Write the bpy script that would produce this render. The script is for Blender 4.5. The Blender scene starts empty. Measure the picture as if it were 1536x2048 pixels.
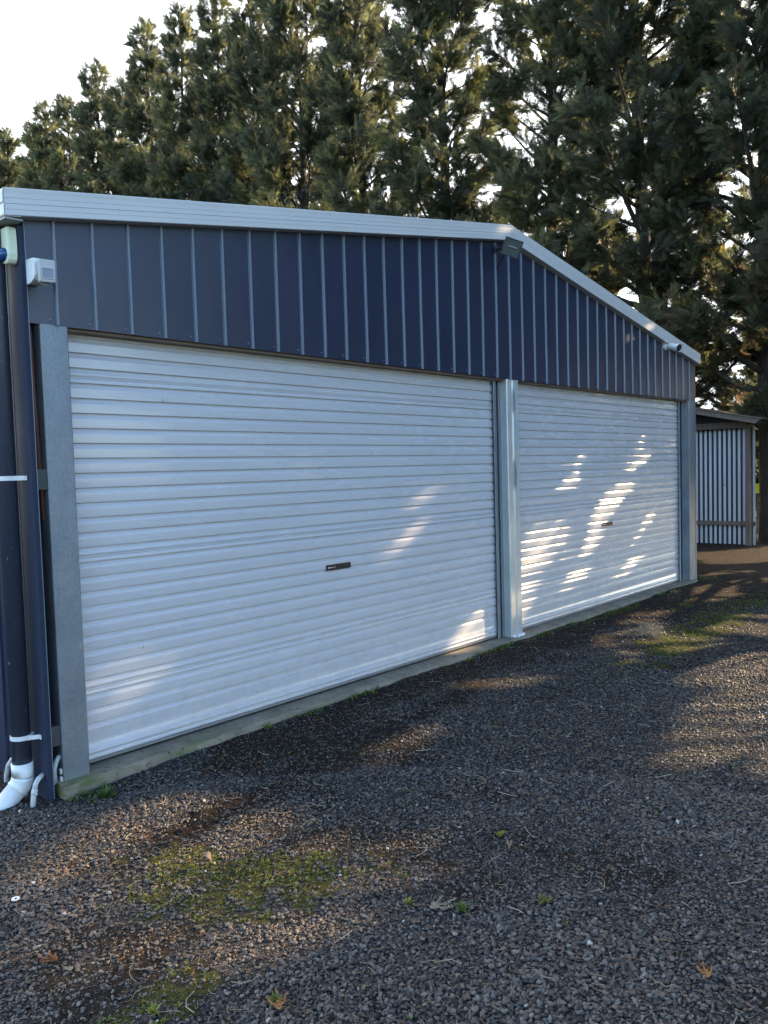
import bpy, math, random
import numpy as np
from mathutils import Vector, Matrix
rnd = random.Random(7)
PI = math.pi
sc = bpy.context.scene
COL = sc.collection
SUN_AZ, SUN_EL = math.radians(18), math.radians(22)
S = np.array([math.cos(SUN_AZ)*math.cos(SUN_EL), -math.sin(SUN_AZ)*math.cos(SUN_EL), math.sin(SUN_EL)])

# ------------------------------------------------------------------ materials
def mat(name):
    m = bpy.data.materials.new(name); m.use_nodes = True
    nt = m.node_tree
    for n in list(nt.nodes): nt.nodes.remove(n)
    out = nt.nodes.new('ShaderNodeOutputMaterial')
    b = nt.nodes.new('ShaderNodeBsdfPrincipled')
    nt.links.new(b.outputs[0], out.inputs['Surface'])
    return m, nt, b, out
def N(nt, typ, **kw):
    n = nt.nodes.new(typ)
    for k, v in kw.items():
        if k in n.inputs: n.inputs[k].default_value = v
        else: setattr(n, k, v)
    return n
def coords(nt, scale=(1, 1, 1)):
    tc = N(nt, 'ShaderNodeTexCoord'); mp = N(nt, 'ShaderNodeMapping')
    mp.inputs['Scale'].default_value = scale
    nt.links.new(tc.outputs['Object'], mp.inputs['Vector'])
    return mp.outputs[0]
def noise(nt, vec, scale, detail=4, rough=.55):
    n = N(nt, 'ShaderNodeTexNoise', Scale=scale, Detail=detail, Roughness=rough)
    nt.links.new(vec, n.inputs['Vector']); return n.outputs['Fac']
def ramp(nt, fac, stops):
    r = N(nt, 'ShaderNodeValToRGB'); e = r.color_ramp.elements
    e[0].position, e[0].color = stops[0][0], (*stops[0][1], 1)
    e[1].position, e[1].color = stops[-1][0], (*stops[-1][1], 1)
    for p, c in stops[1:-1]:
        x = e.new(p); x.color = (*c, 1)
    nt.links.new(fac, r.inputs[0]); return r.outputs[0]
def mixc(nt, fac, a, b, mode='MIX'):
    m = N(nt, 'ShaderNodeMix', data_type='RGBA', blend_type=mode)
    for sock, v in ((m.inputs[0], fac), (m.inputs[6], a), (m.inputs[7], b)):
        if hasattr(v, 'links'): nt.links.new(v, sock)
        else: sock.default_value = v if isinstance(v, (int, float)) else (*v, 1)
    return m.outputs[2]
def bump(nt, b, h, strength=.3, dist=.01):
    n = N(nt, 'ShaderNodeBump', Strength=strength, Distance=dist)
    nt.links.new(h, n.inputs['Height']); nt.links.new(n.outputs[0], b.inputs['Normal'])
def g3(v): return (v, v, v)

def painted(name, col, col2, rough=.35, scale=(1, 1, 1), ns=3, speck=None, metal=0, coat=0, bmp=0):
    """a painted or plastic surface with slow tonal drift and fine dirt"""
    m, nt, b, _ = mat(name)
    v = coords(nt, scale)
    c = ramp(nt, noise(nt, v, ns, 5), [(.3, col), (.7, col2)])
    if speck:
        s = ramp(nt, noise(nt, coords(nt, (scale[0]*1, scale[1], scale[2])), speck[0], 2, .5), [(speck[1], g3(0)), (speck[1]+.03, g3(1))])
        c = mixc(nt, s, c, speck[2])
    nt.links.new(c, b.inputs['Base Color'])
    r = N(nt, 'ShaderNodeMapRange'); nt.links.new(noise(nt, v, ns*2.3, 4), r.inputs[0])
    r.inputs[3].default_value = rough*.8; r.inputs[4].default_value = rough*1.25
    nt.links.new(r.outputs[0], b.inputs['Roughness'])
    b.inputs['Metallic'].default_value = metal
    b.inputs['Coat Weight'].default_value = coat
    if bmp: bump(nt, b, noise(nt, coords(nt), 220, 2), bmp, .002)
    return m
M = {}
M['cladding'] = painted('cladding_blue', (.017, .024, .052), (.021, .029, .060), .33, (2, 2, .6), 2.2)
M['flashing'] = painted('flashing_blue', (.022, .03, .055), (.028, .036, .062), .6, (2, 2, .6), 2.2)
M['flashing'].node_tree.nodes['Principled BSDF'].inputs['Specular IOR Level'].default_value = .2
M['rib'] = painted('rib_sky_lit_blue', (.15, .185, .24), (.17, .205, .26), .35, (2, 2, .6), 2.2)  # paler copy of the cladding blue: sky light on the ribs, put into colour
M['door'] = painted('door_offwhite', (.515, .51, .53), (.55, .545, .56), .26, (.5, 1, 3), 2.5, (60, .78, (.44, .43, .41)), coat=.3)
def door_dirt():
    m = M['door']; nt = m.node_tree; b = nt.nodes['Principled BSDF']; src = b.inputs['Base Color'].links[0].from_socket
    tc = N(nt, 'ShaderNodeTexCoord'); sp = N(nt, 'ShaderNodeSeparateXYZ'); nt.links.new(tc.outputs['Object'], sp.inputs[0])
    mr = N(nt, 'ShaderNodeMapRange'); nt.links.new(sp.outputs[2], mr.inputs[0]); mr.inputs[1].default_value = 0; mr.inputs[2].default_value = .5; mr.inputs[3].default_value = .30; mr.inputs[4].default_value = 0
    ad = N(nt, 'ShaderNodeMath', operation='ADD'); nt.links.new(mr.outputs[0], ad.inputs[0]); nt.links.new(noise(nt, coords(nt, (1, 1, .8)), 16, 7, .7), ad.inputs[1])
    f = ramp(nt, ad.outputs[0], [(.62, g3(0)), (.95, g3(.28))])
    c = mixc(nt, f, src, (.30, .27, .23))
    st = ramp(nt, noise(nt, coords(nt, (9, 1, .25)), 5, 5, .6), [(.60, g3(0)), (.75, g3(.07))])
    c = mixc(nt, st, c, (.33, .33, .33))
    nt.links.new(c, b.inputs['Base Color'])
door_dirt()
M['fascia'] = painted('fascia_grey', (.57, .57, .57), (.62, .615, .605), .35, (.6, 1, 2), 3, (38, .74, (.33, .32, .29)))
M['gutter'] = painted('gutter_grey', (.50, .53, .50), (.55, .57, .54), .4)
M['seal'] = painted('weather_seal', (.16, .16, .17), (.22, .22, .23), .6)
M['headunder'] = painted('header_brown', (.15, .105, .075), (.20, .14, .10), .6)
M['trough'] = painted('trough_dark', (.05, .058, .075), (.075, .08, .095), .6)
M['rubber'] = painted('black_plastic', (.012, .012, .014), (.02, .02, .022), .35)
M['white_pl'] = painted('white_plastic', (.74, .74, .72), (.8, .8, .78), .4, bmp=.1)
M['white_mark'] = painted('white_mark', (.75, .75, .75), (.8, .8, .8), .5)
M['red_mark'] = painted('dull_red_mark', (.30, .14, .10), (.36, .18, .12), .5)
M['cream_pl'] = painted('cream_plastic', (.62, .66, .46), (.72, .74, .56), .4, ns=8, speck=(14, .72, (.42, .33, .2)))
M['blue_lens'] = painted('blue_lens', (.01, .05, .16), (.015, .07, .2), .18)
M['grey_pl'] = painted('grey_plastic', (.42, .42, .41), (.48, .48, .47), .45)
M['window_pl'] = painted('sensor_window', (.16, .19, .26), (.2, .23, .3), .25)
M['lamp_body'] = painted('lamp_dark_metal', (.03, .034, .038), (.055, .06, .065), .5)
M['cable'] = painted('cable_black', (.015, .015, .017), (.02, .02, .02), .5)
M['oxide'] = painted('red_oxide_steel', (.13, .035, .02), (.2, .06, .035), .6)
M['timber'] = painted('weathered_timber', (.09, .068, .055), (.15, .115, .09), .8, (8, 8, .7), 6, bmp=.4)
M['yellow'] = painted('yellow_board', (.85, .8, .03), (.9, .85, .05), .5)
M['conduit'] = painted('conduit_pvc', (.46, .47, .47), (.56, .57, .57), .45, ns=9)
M['soffit'] = painted('soffit_lining', (.36, .35, .32), (.42, .41, .38), .6)
M['dark_in'] = painted('dark_inside', (.03, .03, .03), (.05, .045, .04), .8)
M['dryleaf'] = painted('dry_leaf', (.20, .13, .08), (.30, .21, .13), .7, ns=30)
M['orange_sprig'] = painted('orange_sprig', (.26, .09, .025), (.36, .15, .04), .7, ns=30)
M['straw'] = painted('pale_straw', (.20, .155, .10), (.30, .24, .16), .7, ns=20)

def galv():
    m, nt, b, _ = mat('galvanised_steel')
    v = coords(nt, (1, 1, .6))
    vo = N(nt, 'ShaderNodeTexVoronoi', Scale=140); nt.links.new(v, vo.inputs['Vector'])
    n1 = noise(nt, v, 6, 5); n2 = noise(nt, coords(nt, (1, 1, .15)), 14, 3)
    c = ramp(nt, n1, [(.3, (.165, .195, .23)), (.7, (.25, .28, .31))])
    bw = N(nt, 'ShaderNodeRGBToBW'); nt.links.new(vo.outputs['Color'], bw.inputs[0])
    c = mixc(nt, .13, c, bw.outputs[0], 'OVERLAY')
    st = ramp(nt, n2, [(.62, g3(0)), (.72, g3(1))])
    c = mixc(nt, st, c, (.32, .335, .335))
    nt.links.new(c, b.inputs['Base Color']); b.inputs['Metallic'].default_value = .5
    r = N(nt, 'ShaderNodeMapRange'); nt.links.new(n1, r.inputs[0]); r.inputs[3].default_value = .38; r.inputs[4].default_value = .6
    nt.links.new(r.outputs[0], b.inputs['Roughness'])
    bump(nt, b, n1, .08, .01)
    return m
M['galv'] = galv()
def galv_bright():
    m, nt, b, _ = mat('zinc_steel_sky_lit')
    v = coords(nt, (1, 1, 1)); n1 = noise(nt, v, 5, 4)
    c = ramp(nt, n1, [(.3, (.50, .54, .55)), (.7, (.62, .64, .63))])  # sky reflection put into the base colour, paler than the other posts' steel
    # dark oval rub marks worn into the zinc beside two fixings
    tc = N(nt, 'ShaderNodeTexCoord')
    for (x, z, rx, rz) in ((4.045, 2.07, .03, .13), (4.045, 1.43, .035, .16)):
        sep = N(nt, 'ShaderNodeVectorMath', operation='SUBTRACT'); nt.links.new(tc.outputs['Object'], sep.inputs[0]); sep.inputs[1].default_value = (x, 0, z)
        sc_ = N(nt, 'ShaderNodeVectorMath', operation='MULTIPLY'); nt.links.new(sep.outputs[0], sc_.inputs[0]); sc_.inputs[1].default_value = (1/rx, 0, 1/rz)
        ln = N(nt, 'ShaderNodeVectorMath', operation='LENGTH'); nt.links.new(sc_.outputs[0], ln.inputs[0])
        f = ramp(nt, ln.outputs['Value'], [(.6, g3(.85)), (1, g3(0))])
        c = mixc(nt, f, c, (.17, .2, .24))
    nt.links.new(c, b.inputs['Base Color']); b.inputs['Metallic'].default_value = .4; b.inputs['Roughness'].default_value = .35
    return m
M['galv2'] = galv_bright()
def pipe_mat():
    m, nt, b, _ = mat('painted_pipe')
    v = coords(nt, (1, 1, .25))
    c = ramp(nt, noise(nt, v, 5), [(.3, (.030, .036, .060)), (.7, (.045, .048, .068))])
    ch = ramp(nt, noise(nt, coords(nt, (1, 1, .5)), 55, 3, .6), [(.685, g3(0)), (.70, g3(.8))])
    area = ramp(nt, noise(nt, coords(nt), 2.2, 2), [(.42, g3(0)), (.5, g3(1))])
    f = mixc(nt, 1.0, ch, area, 'MULTIPLY')
    c = mixc(nt, f, c, (.5, .52, .55))
    nt.links.new(c, b.inputs['Base Color']); b.inputs['Roughness'].default_value = .4
    return m
M['pipe'] = pipe_mat()
def concrete():
    m, nt, b, _ = mat('slab_concrete')
    v = coords(nt); n = noise(nt, v, 5, 8, .65)
    c = ramp(nt, n, [(.3, (.13, .11, .08)), (.55, (.23, .195, .145)), (.75, (.33, .285, .22))])
    ms = ramp(nt, noise(nt, coords(nt, (.7, 2, 2)), 3, 6, .7), [(.5, g3(0)), (.62, g3(1))])
    px = N(nt, 'ShaderNodeSeparateXYZ'); tc = N(nt, 'ShaderNodeTexCoord'); nt.links.new(tc.outputs['Object'], px.inputs[0])
    near = N(nt, 'ShaderNodeMapRange'); nt.links.new(px.outputs[0], near.inputs[0])
    near.inputs[1].default_value = .1; near.inputs[2].default_value = 1.6; near.inputs[3].default_value = 1; near.inputs[4].default_value = .12
    f = mixc(nt, 1.0, ms, near.outputs[0], 'MULTIPLY')
    c = mixc(nt, f, c, (.10, .12, .035))
    dk = ramp(nt, noise(nt, v, 38, 4, .6), [(.63, g3(0)), (.68, g3(1))])
    c = mixc(nt, dk, c, (.05, .04, .03))
    nt.links.new(c, b.inputs['Base Color']); b.inputs['Roughness'].default_value = .9
    bump(nt, b, noise(nt, v, 40, 6, .7), .5, .006)
    return m
M['concrete'] = concrete()
def corrug():
    m, nt, b, _ = mat('corrugated_zinc')
    v = coords(nt, (1, 1, .25))
    c = ramp(nt, noise(nt, v, 5, 5), [(.3, (.40, .41, .43)), (.7, (.52, .53, .54))])
    sp = ramp(nt, noise(nt, coords(nt, (1, 1, .35)), 22, 4, .7), [(.66, g3(0)), (.70, g3(1))])
    c = mixc(nt, sp, c, (.10, .09, .08))
    nt.links.new(c, b.inputs['Base Color']); b.inputs['Metallic'].default_value = .15; b.inputs['Roughness'].default_value = .5
    return m
M['corrug'] = corrug()
def bark():
    m, nt, b, _ = mat('cypress_bark')
    v = coords(nt, (3, 3, .5)); n = noise(nt, v, 7, 6, .65)
    nt.links.new(ramp(nt, n, [(.3, (.022, .018, .015)), (.7, (.070, .056, .044))]), b.inputs['Base Color'])
    b.inputs['Roughness'].default_value = .95; bump(nt, b, n, .9, .03)
    return m
M['bark'] = bark()
def leaf():
    m, nt, b, out = mat('cypress_foliage')
    at = N(nt, 'ShaderNodeAttribute', attribute_name='tint')
    c = ramp(nt, at.outputs['Fac'], [(0, (.075, .052, .035)), (.10, (.060, .052, .032)), (.14, (.028, .035, .024)), (.5, (.052, .060, .038)), (.8, (.082, .090, .048)), (1, (.125, .125, .055))])
    nt.links.new(c, b.inputs['Base Color']); b.inputs['Roughness'].default_value = .6
    b.inputs['Specular IOR Level'].default_value = .3
    tr = N(nt, 'ShaderNodeBsdfTranslucent'); 
    hs = N(nt, 'ShaderNodeHueSaturation', Saturation=1.15, Value=2.9); nt.links.new(c, hs.inputs['Color']); nt.links.new(hs.outputs[0], tr.inputs[0])
    mx = N(nt, 'ShaderNodeMixShader', Fac=.46); nt.links.new(b.outputs[0], mx.inputs[1]); nt.links.new(tr.outputs[0], mx.inputs[2])
    nt.links.new(mx.outputs[0], out.inputs['Surface'])
    return m
M['leaf'] = leaf()
def grassm():
    m, nt, b, out = mat('grass_and_moss')
    at = N(nt, 'ShaderNodeAttribute', attribute_name='tint')
    c = ramp(nt, at.outputs['Fac'], [(0, (.22, .16, .06)), (.15, (.22, .21, .035)), (.5, (.17, .22, .03)), (1, (.06, .12, .02))])
    nt.links.new(c, b.inputs['Base Color']); b.inputs['Roughness'].default_value = .6
    tr = N(nt, 'ShaderNodeBsdfTranslucent'); nt.links.new(c, tr.inputs[0])
    mx = N(nt, 'ShaderNodeMixShader', Fac=.35); nt.links.new(b.outputs[0], mx.inputs[1]); nt.links.new(tr.outputs[0], mx.inputs[2])
    nt.links.new(mx.outputs[0], out.inputs['Surface'])
    return m
M['grass'] = grassm()
def litterm():
    m, nt, b, out = mat('dead_needles')
    at = N(nt, 'ShaderNodeAttribute', attribute_name='tint')
    nt.links.new(ramp(nt, at.outputs['Fac'], [(0, (.09, .045, .025)), (.5, (.20, .10, .045)), (.8, (.26, .19, .11)), (1, (.42, .36, .26))]), b.inputs['Base Color'])
    b.inputs['Roughness'].default_value = .8
    return m
M['litter'] = litterm()
def stone():
    m, nt, b, _ = mat('gravel_stone')
    at = N(nt, 'ShaderNodeAttribute', attribute_name='tint', attribute_type='INSTANCER')
    c = ramp(nt, at.outputs['Fac'], [(0, (.025, .021, .018)), (.4, (.062, .054, .046)), (.72, (.105, .093, .080)), (.84, (.15, .137, .118)), (.92, (.115, .078, .056)), (.992, (.18, .15, .12)), (1, (.40, .39, .36))])
    n = noise(nt, coords(nt), 260, 4)
    c = mixc(nt, .5, c, ramp(nt, n, [(.3, g3(.25)), (.7, g3(.75))]), 'OVERLAY')
    nt.links.new(c, b.inputs['Base Color']); b.inputs['Roughness'].default_value = .5
    bump(nt, b, n, .4, .003)
    return m
M['stone'] = stone()
def ground_mat():
    m, nt, b, _ = mat('gravelly_ground')
    v = coords(nt)
    vo = N(nt, 'ShaderNodeTexVoronoi', Scale=95); nt.links.new(v, vo.inputs['Vector'])
    vo2 = N(nt, 'ShaderNodeTexVoronoi', Scale=210); nt.links.new(v, vo2.inputs['Vector'])
    sep = N(nt, 'ShaderNodeSeparateColor'); nt.links.new(vo.outputs['Color'], sep.inputs[0])
    grav = ramp(nt, sep.outputs[0], [(0, (.016, .015, .015)), (.5, (.046, .044, .043)), (.85, (.095, .09, .085)), (1, (.16, .12, .095))])
    soil = ramp(nt, noise(nt, v, 26, 8, .7), [(.3, (.018, .014, .011)), (.55, (.042, .032, .024)), (.75, (.09, .066, .047))])
    moss = ramp(nt, noise(nt, v, 34, 6, .7), [(.3, (.035, .033, .016)), (.6, (.075, .078, .022)), (.75, (.13, .125, .035))])
    a1 = N(nt, 'ShaderNodeAttribute', attribute_name='soil'); a2 = N(nt, 'ShaderNodeAttribute', attribute_name='moss')
    br = noise(nt, v, 9, 6, .7)
    def brk(a):
        ad = N(nt, 'ShaderNodeMath', operation='ADD'); nt.links.new(a.outputs['Fac'], ad.inputs[0]); nt.links.new(br, ad.inputs[1])
        return ramp(nt, ad.outputs[0], [(.90, g3(0)), (1.12, g3(1))])
    c = mixc(nt, brk(a1), grav, soil); c = mixc(nt, brk(a2), c, moss)
    a3 = N(nt, 'ShaderNodeAttribute', attribute_name='field')
    fld = ramp(nt, noise(nt, v, 1.2, 6), [(.35, (.05, .07, .02)), (.7, (.11, .115, .04))])
    c = mixc(nt, a3.outputs['Fac'], c, fld)
    nt.links.new(c, b.inputs['Base Color']); b.inputs['Roughness'].default_value = .95
    b.inputs['Specular IOR Level'].default_value = .08
    hh = N(nt, 'ShaderNodeMath', operation='SUBTRACT'); hh.inputs[0].default_value = 1; nt.links.new(vo.outputs['Distance'], hh.inputs[1])
    h2 = N(nt, 'ShaderNodeMath', operation='MULTIPLY_ADD'); nt.links.new(noise(nt, v, 60, 6, .7), h2.inputs[0]); h2.inputs[1].default_value = 1.2; nt.links.new(hh.outputs[0], h2.inputs[2])
    h3 = N(nt, 'ShaderNodeMath', operation='SUBTRACT'); nt.links.new(h2.outputs[0], h3.inputs[0]); nt.links.new(vo2.outputs['Distance'], h3.inputs[1])
    bump(nt, b, h3.outputs[0], .9, .012)
    return m
M['ground'] = ground_mat()

# ------------------------------------------------------------------ mesh helpers
class MB:
    def __init__(s): s.v = []; s.f = []
    def add(s, vs, fs):
        o = len(s.v); s.v += [tuple(v) for v in vs]; s.f += [tuple(o+i for i in f) for f in fs]; return s
    def box(s, x0, x1, y0, y1, z0, z1):
        vs = [(x, y, z) for z in (z0, z1) for y in (y0, y1) for x in (x0, x1)]
        return s.add(vs, [(0, 2, 3, 1), (4, 5, 7, 6), (0, 1, 5, 4), (2, 6, 7, 3), (0, 4, 6, 2), (1, 3, 7, 5)])
    def tube(s, pts, r, n=12, cap=True):
        pts = [Vector(p) for p in pts]; rs = r if isinstance(r, (list, tuple)) else [r]*len(pts)
        o = len(s.v); ref = None
        for i, p in enumerate(pts):
            d = (pts[min(i+1, len(pts)-1)]-pts[max(i-1, 0)]).normalized()
            if ref is None: ref = d.orthogonal().normalized()
            a = (ref-d*ref.dot(d)).normalized(); ref = a; b = d.cross(a)
            for k in range(n):
                t = 2*PI*k/n; s.v.append(tuple(p+(a*math.cos(t)+b*math.sin(t))*rs[i]))
        for i in range(len(pts)-1):
            for k in range(n):
                s.f.append((o+i*n+k, o+i*n+(k+1) % n, o+(i+1)*n+(k+1) % n, o+(i+1)*n+k))
        if cap:
            s.f.append(tuple(o+k for k in reversed(range(n)))); s.f.append(tuple(o+(len(pts)-1)*n+k for k in range(n)))
        return s
    def prism(s, poly, axis, a0, a1):
        """extrude a 2-D outline along an axis; poly in the other two axes' order"""
        def mk(p, a): return {0: (a, p[0], p[1]), 1: (p[0], a, p[1]), 2: (p[0], p[1], a)}[axis]
        n = len(poly); vs = [mk(p, a0) for p in poly]+[mk(p, a1) for p in poly]
        fs = [(i, (i+1) % n, n+(i+1) % n, n+i) for i in range(n)]+[tuple(reversed(range(n))), tuple(range(n, 2*n))]
        return s.add(vs, fs)
    def xf(s, mtx, start=0):
        for i in range(start, len(s.v)): s.v[i] = tuple(mtx @ Vector(s.v[i]))
        return s
def tag(o, label=None, cat=None, group=None, kind=None):
    for k, v in (('label', label), ('category', cat), ('group', group), ('kind', kind)):
        if v: o[k] = v
    return o
def obj(name, mb, m, parent=None, smooth=False, bevel=0, loc=None):
    me = bpy.data.meshes.new(name); me.from_pydata(mb.v, [], mb.f); me.materials.append(M[m] if isinstance(m, str) else m)
    import bmesh
    bm = bmesh.new(); bm.from_mesh(me); bmesh.ops.recalc_face_normals(bm, faces=bm.faces); bm.to_mesh(me); bm.free()
    if smooth: me.shade_smooth()
    o = bpy.data.objects.new(name, me); COL.objects.link(o)
    if loc: o.location = loc
    if parent: o.parent = parent
    if bevel:
        md = o.modifiers.new('bevel', 'BEVEL'); md.width = bevel; md.segments = 2; md.limit_method = 'ANGLE'
    return o
def empty(name, loc, label, cat, group=None):
    o = bpy.data.objects.new(name, None); COL.objects.link(o); o.location = loc; o.empty_display_size = .2
    return tag(o, label, cat, group)
def npmesh(name, V, F, m, tint=None, parent=None, smooth=False):
    """V (n,3), F (k,3|4) arrays"""
    me = bpy.data.meshes.new(name); k = F.shape[1]
    me.vertices.add(len(V)); me.vertices.foreach_set('co', V.astype(np.float32).ravel())
    me.loops.add(F.size); me.loops.foreach_set('vertex_index', F.astype(np.int32).ravel())
    me.polygons.add(len(F)); me.polygons.foreach_set('loop_start', np.arange(0, F.size, k, dtype=np.int32))
    me.polygons.foreach_set('loop_total', np.full(len(F), k, np.int32))
    if tint is not None:
        a = me.attributes.new('tint', 'FLOAT', 'FACE'); a.data.foreach_set('value', tint.astype(np.float32))
    me.update(calc_edges=True)
    me.materials.append(M[m]); 
    if smooth: me.shade_smooth()
    o = bpy.data.objects.new(name, me); COL.objects.link(o)
    if parent: o.parent = parent
    return o
def vnoise(x, y, scale, seed=0, octv=3):
    out = 0; amp = 1; tot = 0
    for k in range(octv):
        r = np.random.RandomState(seed+k*17).rand(256, 256)
        u = x/scale+37.2*k+100; w = y/scale+11.7*k+100
        i = np.floor(u).astype(int); j = np.floor(w).astype(int); fu = u-i; fw = w-j
        fu = fu*fu*(3-2*fu); fw = fw*fw*(3-2*fw)
        g = lambda a, b: r[a % 256, b % 256]
        out = out+amp*((g(i, j)*(1-fu)+g(i+1, j)*fu)*(1-fw)+(g(i, j+1)*(1-fu)+g(i+1, j+1)*fu)*fw)
        tot += amp; amp *= .5; scale *= .5
    return out/tot

# ------------------------------------------------------------------ garage
HB = 2.26                 # bottom edge of the gable cladding
XL, XR, XA = -.145, 8.215, 3.95
SL = .168
def roof_z(x, top): return top-SL*abs(x-XA)
G = empty('garage', (0, 0, 0), 'wide dark blue metal garage with pale fascia and two roller doors', 'garage')

def rib_profile(x0, x1, first, pitch=.2, h=.014, w=.0078):
    """x positions and heights of a trapezoidal rib sheet with two faint swages per pan"""
    xs = [(x0, 0)]
    n = math.ceil((x0-first)/pitch)
    k = first+n*pitch
    while k < x1-.02:
        if k > x0+.02:
            for dx, hh in ((-w-.0035, 0), (-w-.0015, .001), (-w+.0015, h-.0015), (-w+.004, h), (w-.004, h), (w-.0015, h-.0015), (w+.0015, .001), (w+.0035, 0)):
                if x0+.002 < k+dx < x1-.002: xs.append((k+dx, hh))
        k += pitch
    xs.append((x1, 0)); return xs
# gable cladding
mb = MB(); pr = rib_profile(XL, XR, 0.0)
px = sorted(pr+[(XA+.0001, 0)] if not any(abs(p[0]-XA) < .01 for p in pr) else pr)
rows = 7
for i, (x, h) in enumerate(px):
    for r in range(rows):
        t = r/(rows-1); z = HB+(roof_z(x, 3.50)-HB)*t
        wob = .0012*math.sin(x*3.1+z*4.3)+.0008*math.sin(x*11+z*2.1)
        mb.v.append((x, -h+wob, z))
for i in range(len(px)-1):
    for r in range(rows-1):
        a = i*rows+r; mb.f.append((a, a+rows, a+rows+1, a+1))
for k in range(0, 41):
    x = k*.2-.035
    mb.tube([(x, .001, HB+.028), (x, -.005, HB+.028)], [.006, .0045], 8)
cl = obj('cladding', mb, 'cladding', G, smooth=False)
cl.data.materials.append(M['rib'])  # rib faces get the painted-in sky light
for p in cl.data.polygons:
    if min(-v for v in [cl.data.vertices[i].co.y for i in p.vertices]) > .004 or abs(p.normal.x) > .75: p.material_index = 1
# header behind the cladding's lower edge (its underside is what one sees)
obj('header', MB().box(-.07, 8.17, .022, .16, HB-.014, HB+.30), 'headunder', G)
# side, rear walls and roof
def wallsheet(x, y0, y1, z0, z1, sgn):
    mb = MB(); pr = rib_profile(y0, y1, y0+.12)
    for (y, h) in pr:
        mb.v.append((x+sgn*h, y, z0)); mb.v.append((x+sgn*h, y, z1))
    for i in range(len(pr)-1): mb.f.append((2*i, 2*i+2, 2*i+3, 2*i+1))
    return mb
obj('side_wall', wallsheet(-.163, .17, 9, -.12, 2.74, -1), 'cladding', G)
obj('side_wall', wallsheet(8.203, .0, 9, -.12, 2.74, 1), 'cladding', G)
mb = MB(); mb.add([(-.163, 9, -.12), (8.203, 9, -.12), (8.203, 9, roof_z(8.2, 3.5)), (XA, 9, 3.5), (-.163, 9, roof_z(-.163, 3.5))], [(0, 1, 2, 3, 4)])
obj('rear_wall', mb, 'cladding', G)
mb = MB()
for (xa, xb) in ((-.25, XA), (8.2, XA)):
    p = [(xa, roof_z(xa, 3.52)), (xb, 3.52), (xb, 3.536), (xa, roof_z(xa, 3.536))]
    mb.prism(p, 1, -.066, 9.05)
obj('roof', mb, 'fascia', G)
# barge boards (stepped profile), y = how far the face stands proud
def barge(x0, x1):
    prof = [(0, .002), (0, -.066), (.003, -.070), (.026, -.0705), (.0265, -.0685), (.0285, -.0685), (.029, -.0705), (.052, -.071), (.0525, -.067), (.055, -.067), (.0555, -.071), (.078, -.071), (.0785, -.069), (.0805, -.069), (.081, -.071), (.104, -.0715), (.106, -.072), (.124, -.074), (.127, -.072), (.127, -.062), (.123, -.062)]
    mb = MB(); K = 24
    for i in range(K+1):
        x = x0+(x1-x0)*i/K
        for (t, y) in prof: mb.v.append((x, y+.0012*math.sin(x*2.7+t*20), roof_z(x, 3.432)+t))
    n = len(prof)
    for i in range(K):
        for k in range(n-1): a = i*n+k; mb.f.append((a, a+1, a+n+1, a+n))
    return mb
obj('fascia', barge(-.25, XA-.0012), 'fascia', G)
obj('fascia', barge(8.2, XA+.0012), 'fascia', G)
# side gutter with mitre and the boxed eave under it
mb = MB()
gp = [(-.175, 2.735), (-.245, 2.725), (-.252, 2.735), (-.252, 2.785), (-.256, 2.79), (-.256, 2.84), (-.252, 2.852), (-.24, 2.852), (-.24, 2.74), (-.175, 2.745)]
mb.prism(gp, 1, -.064, 9.0)
obj('gutter', mb, 'gutter', G)
mb = MB(); mb.prism([(8.21, 2.735), (8.28, 2.725), (8.286, 2.735), (8.286, 2.84), (8.27, 2.84), (8.27, 2.74), (8.21, 2.745)], 1, .01, 9.0)
obj('gutter', mb, 'gutter', G)
mb = MB(); mb.prism([(-.250, 2.716), (-.166, 2.719), (-.166, 2.724), (-.250, 2.7235)], 1, -.062, 9.0)
obj('soffit', mb, 'soffit', G)
obj('soffit', MB().box(XL, 8.2, -.064, -.019, 2.70, 2.702), 'soffit', G) if False else None
# left corner flashing: folded sheet, front strip + side strip
mb = MB()
fp = [(-.140, -.0015), (-.1415, -.007), (-.160, -.0075), (-.166, -.006), (-.170, -.001), (-.171, .012), (-.1712, .135), (-.173, .140), (-.173, .150), (-.171, .155), (-.1705, .172), (-.166, .172), (-.166, .004), (-.140, .001)]
mb.prism(fp, 2, -.14, 2.715)
obj('corner_flashing', mb, 'flashing', G)
obj('flashing_lip', MB().box(-.1432, -.1398, -.0095, -.0076, -.12, 2.712), 'rib', G)  # thin bright edge line, drawn in the same sky-lit rib colour
mb = MB(); mb.prism([(8.185, -.004), (8.211, -.004), (8.211, .08), (8.205, .08), (8.205, .002), (8.185, .002)], 2, -.1, HB)
obj('corner_flashing', mb, 'galv', G)
# slab
mb = MB(); K = 110
for i in range(K+1):
    x = -.115+(8.12+.115)*i/K
    e = .006*math.sin(x*5.3)+.005*math.sin(x*13+1)+.004*math.sin(x*29)+rnd.uniform(-.003, .003)
    yf = -.058+e*1.0
    zt = -.010+.002*math.sin(x*7)
    for p in ((9, -.012), (.3, -.012), (.02, -.008), (yf+.035, zt-.002), (yf+.012, zt-.007), (yf, zt-.018), (yf-.006, zt-.06), (yf-.002, -.3)):
        mb.v.append((x, p[0], p[1]))
for i in range(K):
    for k in range(7): a = i*8+k; mb.f.append((a, a+1, a+9, a+8))
mb.f.append(tuple(range(8)))
obj('slab', mb, 'concrete', G, smooth=False)
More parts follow.
